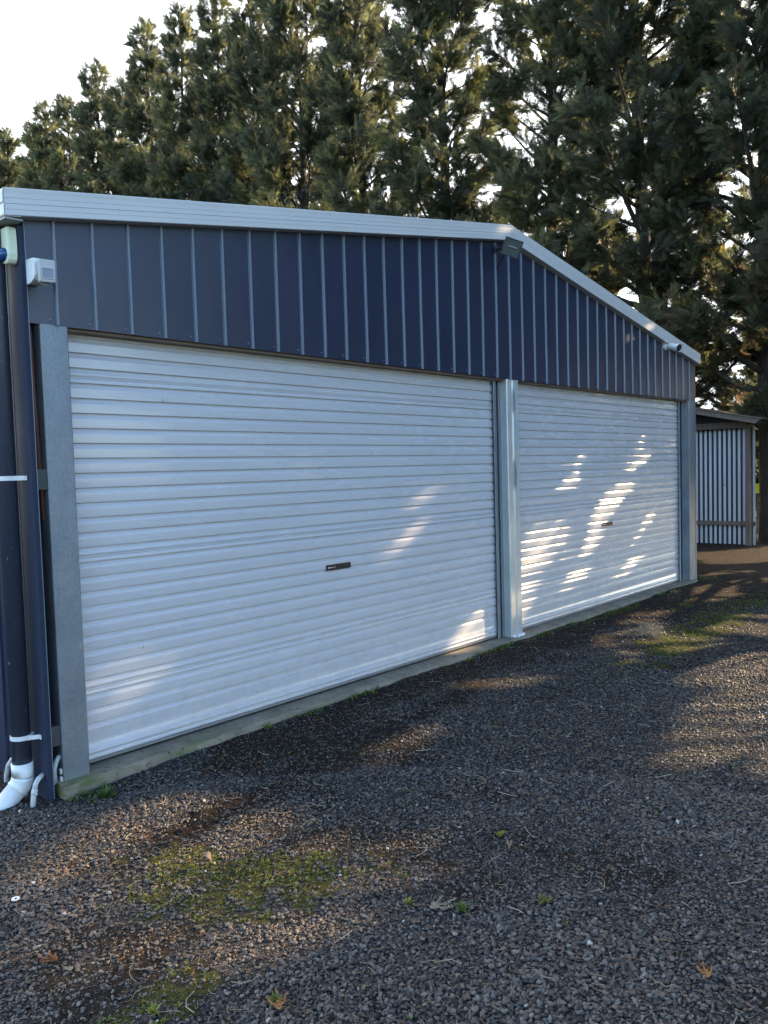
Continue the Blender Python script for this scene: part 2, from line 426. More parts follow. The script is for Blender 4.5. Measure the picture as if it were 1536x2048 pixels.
# steel posts -------------------------------------------------------
def cpost(x0, x1, z0, back=.20, swage=False, front_y=-.001, m='galv'):
    """C-section column standing with its web to the front"""
    if swage:
        xm = (x0+x1)/2
        fr = [(x0, front_y+.006), (x0+.006, front_y), (xm-.014, front_y+.004), (xm-.005, front_y+.014), (xm, front_y+.017), (xm+.005, front_y+.014), (xm+.014, front_y+.004), (x1-.006, front_y), (x1, front_y+.006)]
    else:
        fr = [(x0, front_y+.005), (x0+.005, front_y), (x1-.005, front_y), (x1, front_y+.005)]
    poly = fr+[(x1, back), (x1-.02, back), (x1-.02, back-.003), (x1-.003, back-.003), (x1-.003, front_y+.021), (x0+.003, front_y+.021), (x0+.003, back-.003), (x0+.02, back-.003), (x0+.02, back), (x0, back)]
    return MB().prism(poly, 2, z0, HB+.002)
P1 = obj('post', cpost(-.086, .052, -.014), 'galv', G)
_c = cpost(3.940, 4.120, -.012, back=.2, swage=True)
for z in (2.0, 1.44, .95, .35): _c.tube([(3.951, .001, z), (3.951, -.004, z)], .003, 6)
P2 = obj('post', _c, 'galv2', G); P2['label'] = 'bright zinc post between the two roller doors'
P3 = obj('post', cpost(7.995, 8.180, -.014), 'galv', G)
# chalky scuff on the left post
mb = MB()
for k in range(26):
    a = rnd.uniform(0, 2*PI); r = .018*math.sqrt(rnd.random()); x = .030+r*math.cos(a); z = .665+r*1.3*math.sin(a)
    dx, dz = rnd.uniform(-.009, .009), rnd.uniform(-.009, .009)
    mb.add([(x-.0012, -.0022, z), (x+.0012, -.0022, z+.001), (x+dx+.0012, -.0022, z+dz), (x+dx-.001, -.0022, z+dz)], [(0, 1, 2, 3)])
obj('scuff', mb, 'grey_pl', P1)
# pale mortar dab at the foot of the centre post
mb = MB()
for k in range(14):
    x = rnd.uniform(3.97, 4.14); y = rnd.uniform(-.035, -.005); r = rnd.uniform(.008, .02)
    s0 = len(mb.v)
    mb.tube([(x, y, -.012), (x+.002, y, -.004), (x+.003, y+.001, .001+r*.25)], [r, r*.85, r*.2], 7)
obj('mortar', mb, 'white_mark', G)
# guides --------------------------------------------------------------
DD = .09                  # plane of the door curtains
def guide(xc, side, z0=-.006):
    """U channel; side=+1 when the door lies on its -x side"""
    a = xc; b = xc+side*.035; mb = MB()
    mb.box(min(a, b), max(a, b), DD-.027, DD-.024, z0, HB+.003)
    mb.box(min(a, b), max(a, b), DD+.016, DD+.019, z0, HB+.003)
    mb.box(min(b, b+side*.003), max(b, b+side*.003), DD-.027, DD+.019, z0, HB+.003)
    mb.tube([(a, DD-.026, z0), (a, DD-.026, HB+.003)], .0045, 8)
    return mb
# cover angle between guide and post (the grey side band seen left of each post front)
mb = MB(); mb.box(3.905, 3.938, .070, .074, -.008, HB+.002)
obj('post_flange', mb, 'galv', P2)
mb = MB(); mb.box(7.93, 7.993, .066, .070, -.008, HB+.002); obj('post_flange', mb, 'galv', P3)
# doors -----------------------------------------------------------------
PT = .0777
def door_profile(z0, ribs, seams):
    """(z, y) from the bottom upwards, y grows inwards"""
    P = [(z0, DD+.012), (z0, DD-.002), (z0+.004, DD-.006), (z0+.012, DD-.006), (z0+.015, DD-.001), (z0+.030, DD-.001), (z0+.033, DD-.004), (z0+.040, DD-.004), (z0+.043, DD)]
    z = z0+.163
    P += [(z-.055, DD), (z-.005, DD), (z-.0022, DD+.0001), (z-.0006, DD+.0009), (z+.0006, DD+.0020)]
    for i in range(ribs):
        # z is the upper edge of a flat: groove slopes in going up, ends in an undercut, then next flat
        P += [(z+.0022, DD+.0036), (z+.0040, DD+.0056), (z+.012, DD+.0098), (z+.020, DD+.0124), (z+.0235, DD+.0132), (z+.0252, DD+.0126), (z+.0256, DD+.006), (z+.0260, DD+.0012), (z+.0268, DD+.0001), (z+.030, DD)]
        f0, f1 = z+.029, z+PT
        if i in seams:
            zm = f0+(f1-f0)*.48
            P += [(zm-.007, DD), (zm-.0055, DD+.003), (zm-.004, DD+.003), (zm-.0025, DD), (zm+.002, DD-.0015), (zm+.0035, DD+.0025), (zm+.005, DD+.0025), (zm+.0065, DD)]
        P += [(f1-.008, DD), (f1-.0042, DD+.0001), (f1-.0022, DD+.0007), (f1-.0005, DD+.0017), (f1+.0008, DD+.0028)]
        z = f1
    return P
def roller_door(x0, x1, z0, hx, hz, label, hw):
    D = empty('roller_door', (0, 0, 0), None, None); D.parent = G; D['label'] = label
    pr = door_profile(z0, 28, (2, 11, 23)); mb = MB(); K = 34
    ph = x0*1.7
    for i in range(K+1):
        x = x0+(x1-x0)*i/K
        for (z, y) in pr:
            w = .0012*math.sin(x*1.9+ph+z*1.3)+.0004*math.sin(x*4.1+z*2.7)+.0002*math.sin(x*9.7-z*5)
            mb.v.append((x, y+w, z))
    n = len(pr)
    for i in range(K):
        for k in range(n-1): a = i*n+k; mb.f.append((a, a+n, a+n+1, a+1))
    nf = len(mb.f)
    for (sx, sz) in ((.62, 1.93), (.43, .56), (1.2, .13), (4.45, 1.78), (4.33, .47), (2.3, 1.62)):
        if not x0 < sx < x1: continue
        a = rnd.uniform(.8, 2.2); c, s_ = math.cos(a)*.011, math.sin(a)*.011
        mb.add([(sx-c, DD-.004, sz-s_), (sx+s_*.25, DD-.005, sz-c*.25), (sx+c, DD-.004, sz+s_), (sx-s_*.25, DD-.005, sz+c*.25)], [(0, 1, 2, 3)])
    cu = obj('curtain', mb, 'door', D, smooth=True); cu.data.materials.append(M['timber'])
    for p in cu.data.polygons:
        if p.index >= nf: p.material_index = 1
    obj('bottom_seal', MB().box(x0, x1, DD-.003, DD+.02, z0-.016, z0-.001), 'seal', D)
    h = .040
    mb = MB(); mb.box(hx, hx+hw, DD-.006, DD+.001, hz, hz+h)
    pl = obj('lock_plate', mb, 'rubber', D, bevel=.002)
    s = hw/.25
    mk = MB(); mk.tube([(hx+.022*s, DD-.0066, hz+h*.5), (hx+.022*s, DD-.0072, hz+h*.5)], .005, 10)
    for (a, b_, t) in ((.030, .036, .0026), (.038, .043, .0034), (.045, .051, .0026), (.053, .057, .0036), (.059, .066, .0026)):
        mk.box(hx+a*s, hx+b_*s, DD-.0072, DD-.0066, hz+h*.5-t, hz+h*.5+t)
    obj('lettering', mk, 'white_mark', pl)
    mk = MB(); mk.tube([(hx+.082*s, DD-.0066, hz+h*.5), (hx+.082*s, DD-.0085, hz+h*.5)], .008, 12)
    obj('keyhole', mk, 'red_mark', pl)
    mk = MB(); mk.box(hx+.15*s, hx+.235*s, DD-.0085, DD-.0066, hz+h*.62, hz+h*.74)
    obj('handle', mk, 'lamp_body', pl)
    return D
D1 = roller_door(.02, 3.845, .022, 1.825, .822, 'nearer roller door, the left one with its black lock low down', .235)
D2 = roller_door(4.02, 7.89, .012, 5.83, .832, 'farther roller door streaked with slanting sunlight', .235)
for x, sd in ((3.828, 1), (7.835, 1)): obj('door_guide', guide(x, sd), 'galv', G)
obj('door_guide', guide(.030, -1), 'galv', G); obj('door_guide', guide(4.125, -1), 'galv', G)
# girts and red rod in the dark gap beside the left post
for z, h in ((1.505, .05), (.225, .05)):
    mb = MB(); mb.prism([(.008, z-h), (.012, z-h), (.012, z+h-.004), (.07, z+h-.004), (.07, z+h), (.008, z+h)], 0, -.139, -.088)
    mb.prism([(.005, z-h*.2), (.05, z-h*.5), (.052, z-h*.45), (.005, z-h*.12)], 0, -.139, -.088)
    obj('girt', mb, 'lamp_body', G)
obj('brace_rod', MB().tube([(-.118, .05, 2.27), (-.112, .05, 1.95), (-.086, .07, 1.3)], .009, 8), 'oxide', G)
obj('dark_backing', MB().box(-.135, 8.17, .30, .31, -.01, HB), 'dark_in', G)  # dark sheet standing for the dark interior seen through the gap
# downpipe -----------------------------------------------------------------
DP = obj('downpipe', MB().tube([(-.237, .120, .055), (-.237, .120, 2.60), (-.225, .120, 2.73)], .047, 28), 'pipe', G, smooth=True)
mb = MB()
mb.tube([(-.237, .120, .105), (-.237, .120, .040), (-.238, .120, .035)], [.0515, .0515, .050], 28)
pts = []
for k in range(9):
    a = math.radians(45*k/8); R = .085
    pts.append((-.237-R+R*math.cos(a), .120+.012*k/8, .035-R*math.sin(a)))
mb.tube(pts, .0525, 28)
e = pts[-1]; d = Vector((-math.sin(math.radians(45)), .10, -math.cos(math.radians(45))))
mb.tube([Vector(e)-d*.004, Vector(e)+d*.004], .0545, 28)
mb.tube([Vector(e)+d*.004, Vector(e)+d*.25], .0500, 28)
obj('elbow', mb, 'white_pl', DP, smooth=True)
for z, dr in ((1.515, 0), (.232, .02)):
    mb = MB(); n = 22; hgt = .011
    arc = [(-.237+.049*math.cos(t), .120+.049*math.sin(t)) for t in [math.radians(-205+210*k/n) for k in range(n+1)]]
    arc = [(-.1745, .115)] + arc[::-1] + []
    path = [(p[0], p[1]) for p in arc]
    for i in range(len(path)-1):
        (xa, ya), (xb, yb) = path[i], path[i+1]
        za = z+dr*math.sin(i/len(path)*1.2)*.3; zb = z+dr*math.sin((i+1)/len(path)*1.2)*.3
        mb.add([(xa, ya, za-hgt), (xb, yb, zb-hgt), (xb, yb, zb+hgt), (xa, ya, za+hgt)], [(0, 1, 2, 3)])
    # tail lug lying on the corner flashing, towards the front
    path = [(-.190, .120-.049*.9), (-.180, .055), (-.176, .045), (-.176, .020)]
    path = [(-.237+.049*math.cos(math.radians(-75)), .120+.049*math.sin(math.radians(-75)))]+[(-.205, .068), (-.188, .058), (-.1765, .052), (-.1765, .026)]
    for i in range(len(path)-1):
        (xa, ya), (xb, yb) = path[i], path[i+1]
        mb.add([(xa, ya, z-hgt), (xb, yb, z-hgt), (xb, yb, z+hgt), (xa, ya, z+hgt)], [(0, 1, 2, 3)])
    mb.tube([(-.1766, .036, z), (-.1785, .036, z)], .004, 8)
    o = obj('strap', mb, 'white_pl', DP); md = o.modifiers.new('s', 'SOLIDIFY'); md.thickness = .002
# conduits near the ground
mb = MB(); mb.tube([(-.255, -.010, -.14), (-.238, -.004, -.02), (-.230, .0, .002)], .0125, 14)
mb.tube([(-.2385, -.006, -.03), (-.2315, -.001, -.005)], .0150, 14)
mb.tube([(-.230, .0, .002), (-.222, .006, .020), (-.205, .018, .034), (-.176, .03, .045)], .0125, 14)
obj('conduit', mb, 'conduit', G, smooth=True)
mb = MB(); mb.tube([(-.205, .43, -.14), (-.203, .425, -.05), (-.199, .40, .01), (-.19, .37, .045), (-.165, .33, .06)], .0125, 14)
obj('conduit', mb, 'conduit', G, smooth=True)
mb = MB(); mb.tube([(-.118, .03, -.02), (-.120, .03, .05), (-.108, .032, .085), (-.094, .036, .105), (-.075, .04, .11)], .0125, 14)
mb.tube([(-.1, .012, .04), (-.092, .012, .04)], .016, 10); mb.tube([(-.1, .012, -.0), (-.092, .012, -.0)], .016, 10)
obj('conduit', mb, 'conduit', G, smooth=True)

# ------------------------------------------------------------------ fittings on the wall
# alarm siren on the side flashing
SR = empty('alarm_siren', (-.175, .1, 2.55), 'cream alarm siren box with blue strobe dome under the left eave', 'alarm siren')
def local(mb, root):
    mtx = Matrix.Translation(-Vector(root.location)); mb.xf(mtx); return mb
out = [(.215, 2.712), (.012, 2.704), (.004, 2.69), (.000, 2.62), (.0, 2.575), (.006, 2.550), (.018, 2.536), (.035, 2.531), (.06, 2.535), (.11, 2.555), (.225, 2.60)]
mb = MB()
for x, s_ in ((-.1735, 1), (-.206, 1), (-.214, .975), (-.217, .92)):
    cy, cz = .10, 2.63
    for (y, z) in out: mb.v.append((x, cy+(y-cy)*s_, cz+(z-cz)*s_))
n = len(out)
for r in range(3):
    for k in range(n): mb.f.append((r*n+k, r*n+(k+1) % n, (r+1)*n+(k+1) % n, (r+1)*n+k))
mb.f.append(tuple(range(3*n, 4*n))); mb.f.append(tuple(reversed(range(n))))
obj('casing', local(mb, SR), 'cream_pl', SR, bevel=.004)
mb = MB()
for i in range(7):
    a = PI/2*i/6
    for k in range(20):
        t = 2*PI*k/20; mb.v.append((-.214-.034*math.sin(a), .060+.046*math.cos(a)*math.cos(t), 2.578+.034*math.cos(a)*math.sin(t)))
for i in range(6):
    for k in range(20): mb.f.append((i*20+k, i*20+(k+1) % 20, (i+1)*20+(k+1) % 20, (i+1)*20+k))
obj('strobe_dome', local(mb, SR), 'blue_lens', SR, smooth=True)
# motion sensor
PS = empty('motion_sensor', (-.13, -.06, 2.49), 'white motion sensor with square grey window low on the blue cladding near the corner', 'motion sensor')
mb = MB(); mb.prism([(-.002, 2.555), (-.07, 2.553), (-.098, 2.548), (-.100, 2.47), (-.085, 2.452), (-.05, 2.440), (-.022, 2.437), (-.002, 2.440)], 0, -.142, -.088)
obj('housing', local(mb, PS), 'white_pl', PS, bevel=.004)
mb = MB(); mb.box(-.1435, -.1422, -.072, -.040, 2.470, 2.535)
obj('sticker', local(mb, PS), 'white_mark', PS)
hd = MB(); w, h = .036, .053
hd.prism([(-w, -h+.006), (-w+.006, -h), (w-.006, -h), (w, -h+.006), (w, h-.006), (w-.006, h), (-w+.006, h), (-w, h-.006)], 1, -.018, .018)
hm = Matrix.Translation((-.104, -.142, 2.480)) @ Matrix.Rotation(math.radians(-9), 4, 'Z')
obj('head', local(hd.xf(hm), PS), 'grey_pl', PS, bevel=.005)
wn = MB(); wn.add([(-.027, -.0185, -.035), (.027, -.0185, -.035), (.027, -.0185, .012), (-.027, -.0185, .012), (-.022, -.0125, -.029), (.022, -.0125, -.029), (.022, -.0125, .006), (-.022, -.0125, .006)], [])
fr = MB(); fr.box(-.028, .028, -.0225, -.018, .010, .014); fr.box(-.028, .028, -.0225, -.018, -.038, -.034); fr.box(-.028, -.024, -.0225, -.018, -.034, .010); fr.box(.024, .028, -.0225, -.018, -.034, .010)
obj('bezel', local(fr.xf(hm), PS), 'grey_pl', PS)
wn = MB(); wn.box(-.024, .024, -.0195, -.018, -.034, .010); obj('lens', local(wn.xf(hm), PS), 'window_pl', PS)
mb = MB(); mb.tube([(-.10, -.085, 2.448), (-.10, -.115, 2.432)], .012, 12); obj('swivel', local(mb, PS), 'white_pl', PS)
# floodlight at the apex
FL = empty('floodlight', (3.72, -.1, 3.29), 'small dark square floodlight hanging under the gable apex', 'floodlight')
mb = MB(); w, h, d = .080, .070, .035
hm = Matrix.Translation((3.685, -.235, 3.288)) @ Matrix.Rotation(math.radians(-30), 4, 'Z') @ Matrix.Rotation(math.radians(14), 4, 'Y') @ Matrix.Rotation(math.radians(24), 4, 'X')
v0 = [(-w, -d, -h), (w, -d, -h), (w, -d, h), (-w, -d, h), (-w*.7, d, -h*.6), (w*.7, d, -h*.6), (w*.7, d, h*.6), (-w*.7, d, h*.6)]
mb.add(v0, [(0, 3, 2, 1), (4, 5, 6, 7), (0, 1, 5, 4), (1, 2, 6, 5), (2, 3, 7, 6), (3, 0, 4, 7)])
mb.box(-w, w, -d-.007, -d-.001, h-.010, h); mb.box(-w, w, -d-.007, -d-.001, -h, -h+.010); mb.box(-w, -w+.010, -d-.007, -d-.001, -h+.010, h-.010); mb.box(w-.010, w, -d-.007, -d-.001, -h+.010, h-.010)
obj('lamp_housing', local(mb.xf(hm), FL), 'lamp_body', FL, bevel=.003)
mb = MB(); mb.box(-w+.011, w-.011, -d-.003, -d-.0015, -h+.011, h-.011)
gm, nt, b, _ = mat('lamp_glass'); b.inputs['Base Color'].default_value = (.13, .15, .14, 1); b.inputs['Roughness'].default_value = .15; b.inputs['Metallic'].default_value = .35
obj('lens', local(mb.xf(hm), FL), gm, FL)
mb = MB(); mb.tube([(-.04, -d-.004, .004), (.04, -d-.004, .004)], .008, 10)
obj('lamp_tube', local(mb.xf(hm), FL), 'seal', FL)
mb = MB(); mb.tube([(3.80, -.017, 3.335), (3.80, -.024, 3.335), (3.80, -.026, 3.335), (3.775, -.10, 3.33), (3.735, -.19, 3.31)], [.035, .035, .013, .012, .012], 10)
obj('bracket', local(mb, FL), 'lamp_body', FL)
mb = MB(); mb.tube([(3.70, -.19, 3.27), (3.72, -.14, 3.24), (3.77, -.07, 3.215), (3.80, -.021, 3.19), (3.803, -.012, 3.17)], .004, 6)
obj('cable', local(mb, FL), 'cable', FL)
# bullet camera
CC = empty('security_camera', (7.24, -.05, 2.86), 'white bullet security camera under the right slope of the fascia', 'security camera')
mb = MB(); mb.tube([(7.24, -.018, 2.856), (7.24, -.036, 2.856), (7.24, -.044, 2.856)], [.046, .046, .030], 20)
mb.tube([(7.24, -.040, 2.856), (7.235, -.075, 2.852), (7.222, -.105, 2.842)], [.022, .020, .022], 12)
obj('mount', local(mb, CC), 'white_pl', CC, smooth=False)
ax = Vector((-.10, -.86, -.42)).normalized(); c0 = Vector((7.226, -.085, 2.850))
ax = Vector((-.40, -.84, -.30)).normalized()
mb = MB(); mb.tube([c0, c0+ax*.008, c0+ax*.10, c0+ax*.135], [.028, .038, .042, .045], 22)
mb.tube([c0+ax*.132+Vector((0, 0, .004)), c0+ax*.165+Vector((0, 0, .006))], [.046, .046], 22, cap=False)
obj('body', local(mb, CC), 'white_pl', CC, smooth=False)
mb = MB(); mb.tube([c0+ax*.137, c0+ax*.142], .0440, 22); mb.tube([c0+ax*.142, c0+ax*.150], [.020, .018], 16)
obj('lens', local(mb, CC), 'rubber', CC)

# ------------------------------------------------------------------ shelter behind
SH = empty('lean_to_shelter', (13.2, 1.4, -.1), 'open timber lean to with white corrugated wall beyond the garage', 'shelter')
def w2(mb): return local(mb, SH)
mb = MB(); y = .855; prof = []
while y < 3.35:      # square fluted sheet: pale crest, dark trough
    prof += [(y, 0), (y+.046, 0), (y+.051, 1), (y+.0825, 1)]; y += .0875
for z in (-.12, 2.12):
    for i_, (y, c_) in enumerate(prof): mb.v.append((13.318+.030*c_, y, z+(.02*math.sin(i_//4*2.1) if z < 0 else 0)))
n = len(prof)
for k in range(n-1): mb.f.append((k, k+1, n+k+1, n+k))
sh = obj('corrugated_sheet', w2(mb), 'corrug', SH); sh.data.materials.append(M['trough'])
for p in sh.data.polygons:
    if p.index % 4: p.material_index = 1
obj('post', w2(MB().box(13.17, 13.265, .905, .990, -.13, 2.13)), 'timber', SH, bevel=.004)
obj('post', w2(MB().box(13.17, 13.265, 3.0, 3.09, -.13, 2.5)), 'timber', SH, bevel=.004)
obj('post', w2(MB().box(12.52, 12.60, 3.0, 3.09, -.13, 2.6)), 'timber', SH, bevel=.004)
obj('rail', w2(MB().box(13.268, 13.315, .85, 3.3, .272, .350)), 'timber', SH, bevel=.003)
obj('rail', w2(MB().box(13.15, 13.315, .95, 3.3, 2.085, 2.20)), 'timber', SH, bevel=.003)
def rz(y): return 2.208+(y-.518)*.2265
mb = MB(); mb.prism([(.60, rz(.60)-.105), (3.4, rz(3.4)-.115), (3.4, rz(3.4)-.012), (.52, rz(.52)-.012)], 0, 12.5, 12.54)
obj('barge_board', w2(mb), 'timber', SH)
mb = MB(); mb.prism([(.47, rz(.47)-.01), (3.5, rz(3.5)-.01), (3.5, rz(3.5)+.006), (.47, rz(.47)+.006)], 0, 12.46, 13.5)
obj('roof', w2(mb), 'timber', SH)
for x in (12.9,):
    mb = MB(); mb.prism([(.62, rz(.62)-.09), (3.4, rz(3.4)-.09), (3.4, rz(3.4)-.014), (.62, rz(.62)-.014)], 0, x, x+.045)
    obj('rafter', w2(mb), 'timber', SH)
mb = MB(); mb.prism([(.93, 2.125), (3.3, 2.125), (3.3, rz(3.3)-.015), (.93, rz(.93)-.015)], 0, 13.322, 13.345)
obj('under_roof_shade', w2(mb), 'dark_in', SH)  # added dark sheet; hides the sky and gives the shade under the roof
YB = empty('marker_board', (16, 1.65, -.1), 'small bright yellow board standing between the shelter and the tree trunk', 'board')
obj('panel', MB().box(0, .02, -.05, .062, .86, 1.075), 'yellow', YB, bevel=.004); obj('stake', MB().box(.021, .05, -.012, .018, -.05, 1.0), 'timber', YB)

# ------------------------------------------------------------------ ground
def gh(x, y):
    base = -.090+(np.interp(x, [-.5, -.1, .3, .8, 2, 4, 8, 12], [0, .014, .03, .038, .044, .050, .062, 0]))*np.exp(-np.maximum(-y-.15, 0)/.6)
    b = (vnoise(x, y, .9, 3)-.5)*.035+(vnoise(x, y, .16, 9)-.5)*.016
    far = np.clip((np.hypot(x-3, y+1)-14)/30, 0, 1)
    # churned mud clods
    u = (x-.23)*1.0+(y+.79)*.18; w = (y+.79)-(x-.23)*.10
    md = np.exp(-((u/.28)**2+(w/.10)**2))
    mud = md*((vnoise(x, y, .045, 21)-.55)*.11-.012)
    md2 = np.exp(-(((x-1.9)/.9)**2+((y+.62+(x-1.9)*-.12)/.12)**2))
    mud2 = md2*((vnoise(x, y, .07, 22)-.5)*.05-.01)
    return base+b*(1-far*.5)+mud+mud2
def ell(x, y, cx, cy, a, b, ang):
    c, s_ = math.cos(ang), math.sin(ang); u = (x-cx)*c+(y-cy)*s_; w = -(x-cx)*s_+(y-cy)*c
    return np.exp(-((u/a)**2+(w/b)**2))
def moss_f(x, y):
    m = 1.15*ell(x, y, -.13, -1.22, .42, .26, -1.15)+.50*ell(x, y, .22, -1.55, .50, .24, -.5)+.8*ell(x, y, -.55, -1.72, .22, .2, 0)
    m += 1.0*ell(x, y, 4.9, -1.12, 1.4, .28, .05)+.5*ell(x, y, 7.2, -1.0, 1.6, .4, 0)+.5*ell(x, y, 6.5, -.5, .6, .15, 0)
    m += .45*ell(x, y, 3.0, -.11, .9, .05, .0)+.7*ell(x, y, 5.4, -.12, 1.7, .09, .0)+.7*ell(x, y, .0, -.17, .25, .07, 0)
    return np.clip(m, 0, 1)*(.35+.9*vnoise(x, y, .22, 31))*(.05+1.9*vnoise(x, y, .06, 33, 2))
def soil_f(x, y):
    m = .85*np.exp(-(((y+.26+.05*np.sin(x*2))/.15)**2))*np.clip((x-.3)*2, 0, 1)
    m = m+1.0*ell(x, y, .23, -.79, .33, .11, .08)+.7*ell(x, y, 2.0, -.62, 1.1, .12, .1)+.55*ell(x, y, 3.0, -1.0, .6, .15, .1)
    m += .9*np.clip((x-4.5)/2.2, 0, 1)*np.clip((y+1.25)/.5, 0, 1)+.9*np.clip((x-8)/1.5, 0, 1)*np.clip((y+2.2)/1, 0, 1)
    m += np.clip((y-.5)/2, 0, .9)*(x > 8.2)
    m += .8*np.clip((vnoise(x, y, 1.1, 41)-.52)*6, 0, 1)*vnoise(x, y, .5, 43)
    return np.clip(m*(.35+1.2*vnoise(x, y, .12, 47)), 0, 1)
def axis(lo, hi, step, far, grow=1.22):
    a = list(np.arange(lo, hi, step)); s_ = step; x = hi
    while x < far: a.append(x); s_ *= grow; x += s_
    a.append(far)
    s_ = step; x = lo-step; b = []
    while x > -far: b.append(x); s_ *= grow; x -= s_
    b.append(-far)
    return np.array(b[::-1]+a)
gx = axis(-2.2, 9.5, .03, 900); gy = axis(-4.6, .2, .03, 900)
X, Y = np.meshgrid(gx, gy, indexing='ij'); Z = gh(X, Y)
V = np.stack([X, Y, Z], -1).reshape(-1, 3); nx, ny = len(gx), len(gy)
ii = (np.arange(nx-1)[:, None]*ny+np.arange(ny-1)[None, :]).ravel()
F = np.stack([ii, ii+ny, ii+ny+1, ii+1], -1)
go = npmesh('ground', V, F, 'ground', smooth=True); go['kind'] = 'structure'
for nm, fn in (('soil', soil_f), ('moss', moss_f), ('field', lambda x, y: np.clip((np.hypot(x-4, y)-17)/8, 0, 1))):
    a = go.data.attributes.new(nm, 'FLOAT', 'POINT'); a.data.foreach_set('value', fn(V[:, 0], V[:, 1]).astype(np.float32))

# ------------------------------------------------------------------ gravel (geometry nodes on a point mesh)
CX, CY = -1.74, -3.785
R0 = np.random.RandomState(5)
def scatter(n, rmin, rmax, seed):
    r = np.sqrt(R0.uniform(rmin**2, rmax**2, n)); a = R0.uniform(math.radians(-35), math.radians(78), n)   # angle from +X toward +Y
    x = CX+r*np.cos(a); y = CY+r*np.sin(a); k = y < -.066
    k |= (x > 8.25) & (y < .9) | (x < -.25) & (y < .6)
    return x[k], y[k]
pts = []; scs = []
for (n, r0, r1, lo, hi) in ((170000, 1.3, 4.0, .0026, .0102), (130000, 3.9, 6.6, .0036, .0096), (80000, 6.5, 10.5, .005, .011)):
    x, y = scatter(n, r0, r1, 0)
    so = soil_f(x, y); mo = moss_f(x, y); u = R0.rand(len(x))
    keep = u < (1-.62*np.clip(so*1.1, 0, 1))*(1-.62*np.clip(mo*1.2, 0, 1))
    x, y, so = x[keep], y[keep], so[keep]
    s_ = lo+(hi-lo)*R0.rand(len(x))**2.4
    big = vnoise(x, y, .5, 77)
    s_ = s_*(.72+.6*big)*(1-.3*so)
    z = gh(x, y)+s_*R0.uniform(-.05, .75, len(x))
    pts.append(np.stack([x, y, z], -1)); scs.append(s_)
pts = np.concatenate(pts); scs = np.concatenate(scs); npt = len(pts)
me = bpy.data.meshes.new('gravel'); me.vertices.add(npt); me.vertices.foreach_set('co', pts.astype(np.float32).ravel())
a = me.attributes.new('sc', 'FLOAT', 'POINT'); a.data.foreach_set('value', scs.astype(np.float32))
a = me.attributes.new('tint', 'FLOAT', 'POINT'); a.data.foreach_set('value', R0.rand(npt).astype(np.float32))
a = me.attributes.new('rot', 'FLOAT_VECTOR', 'POINT'); a.data.foreach_set('vector', np.stack([R0.uniform(-.6, .6, npt), R0.uniform(-.6, .6, npt), R0.uniform(0, 6.28, npt)], -1).astype(np.float32).ravel())
a = me.attributes.new('pick', 'INT', 'POINT'); a.data.foreach_set('value', R0.randint(0, 6, npt).astype(np.int32))
me.materials.append(M['stone'])
gv = bpy.data.objects.new('gravel', me); COL.objects.link(gv)
tag(gv, 'dark grey crushed stone gravel covering the yard', None, None, 'stuff')
ng = bpy.data.node_groups.new('scatter_stones', 'GeometryNodeTree')
ng.interface.new_socket('Geometry', in_out='INPUT', socket_type='NodeSocketGeometry')
ng.interface.new_socket('Geometry', in_out='OUTPUT', socket_type='NodeSocketGeometry')
L = ng.links.new; gi = ng.nodes.new('NodeGroupInput'); gout = ng.nodes.new('NodeGroupOutput')
g2i = ng.nodes.new('GeometryNodeGeometryToInstance')
for k in range(6):
    ico = ng.nodes.new('GeometryNodeMeshIcoSphere'); ico.inputs['Radius'].default_value = 1; ico.inputs['Subdivisions'].default_value = 2
    nz = ng.nodes.new('ShaderNodeTexNoise'); nz.inputs['Scale'].default_value = .75; nz.inputs['Detail'].default_value = 1.5
    pos = ng.nodes.new('GeometryNodeInputPosition')
    off = ng.nodes.new('ShaderNodeVectorMath'); off.operation = 'ADD'; off.inputs[1].default_value = (k*7.3, k*3.1, k*1.7); L(pos.outputs[0], off.inputs[0]); L(off.outputs[0], nz.inputs['Vector'])
    sub = ng.nodes.new('ShaderNodeVectorMath'); sub.operation = 'SUBTRACT'; sub.inputs[1].default_value = (.5, .5, .5); L(nz.outputs['Color'], sub.inputs[0])
    scl = ng.nodes.new('ShaderNodeVectorMath'); scl.operation = 'SCALE'; scl.inputs['Scale'].default_value = 2.3; L(sub.outputs[0], scl.inputs[0])
    sp = ng.nodes.new('GeometryNodeSetPosition'); L(ico.outputs['Mesh'], sp.inputs['Geometry']); L(scl.outputs[0], sp.inputs['Offset'])
    tr = ng.nodes.new('GeometryNodeTransform'); tr.inputs['Scale'].default_value = ((1, .78, .55), (1.1, .7, .6), (.9, .85, .5), (1.25, .65, .45), (.9, .8, .7), (1.05, .9, .4))[k]
    L(sp.outputs[0], tr.inputs['Geometry'])
    sm = ng.nodes.new('GeometryNodeSetMaterial'); sm.inputs['Material'].default_value = M['stone']; L(tr.outputs[0], sm.inputs['Geometry'])
    ss = ng.nodes.new('GeometryNodeSetShadeSmooth'); ss.inputs['Shade Smooth'].default_value = (k % 2 == 0); L(sm.outputs[0], ss.inputs['Geometry'])
    L(ss.outputs[0], g2i.inputs[0])
iop = ng.nodes.new('GeometryNodeInstanceOnPoints'); iop.inputs['Pick Instance'].default_value = True
L(gi.outputs[0], iop.inputs['Points']); L(g2i.outputs[0], iop.inputs['Instance'])
def named(n, t):
    x = ng.nodes.new('GeometryNodeInputNamedAttribute'); x.data_type = t; x.inputs['Name'].default_value = n; return x.outputs['Attribute']
L(named('sc', 'FLOAT'), iop.inputs['Scale']); L(named('pick', 'INT'), iop.inputs['Instance Index'])
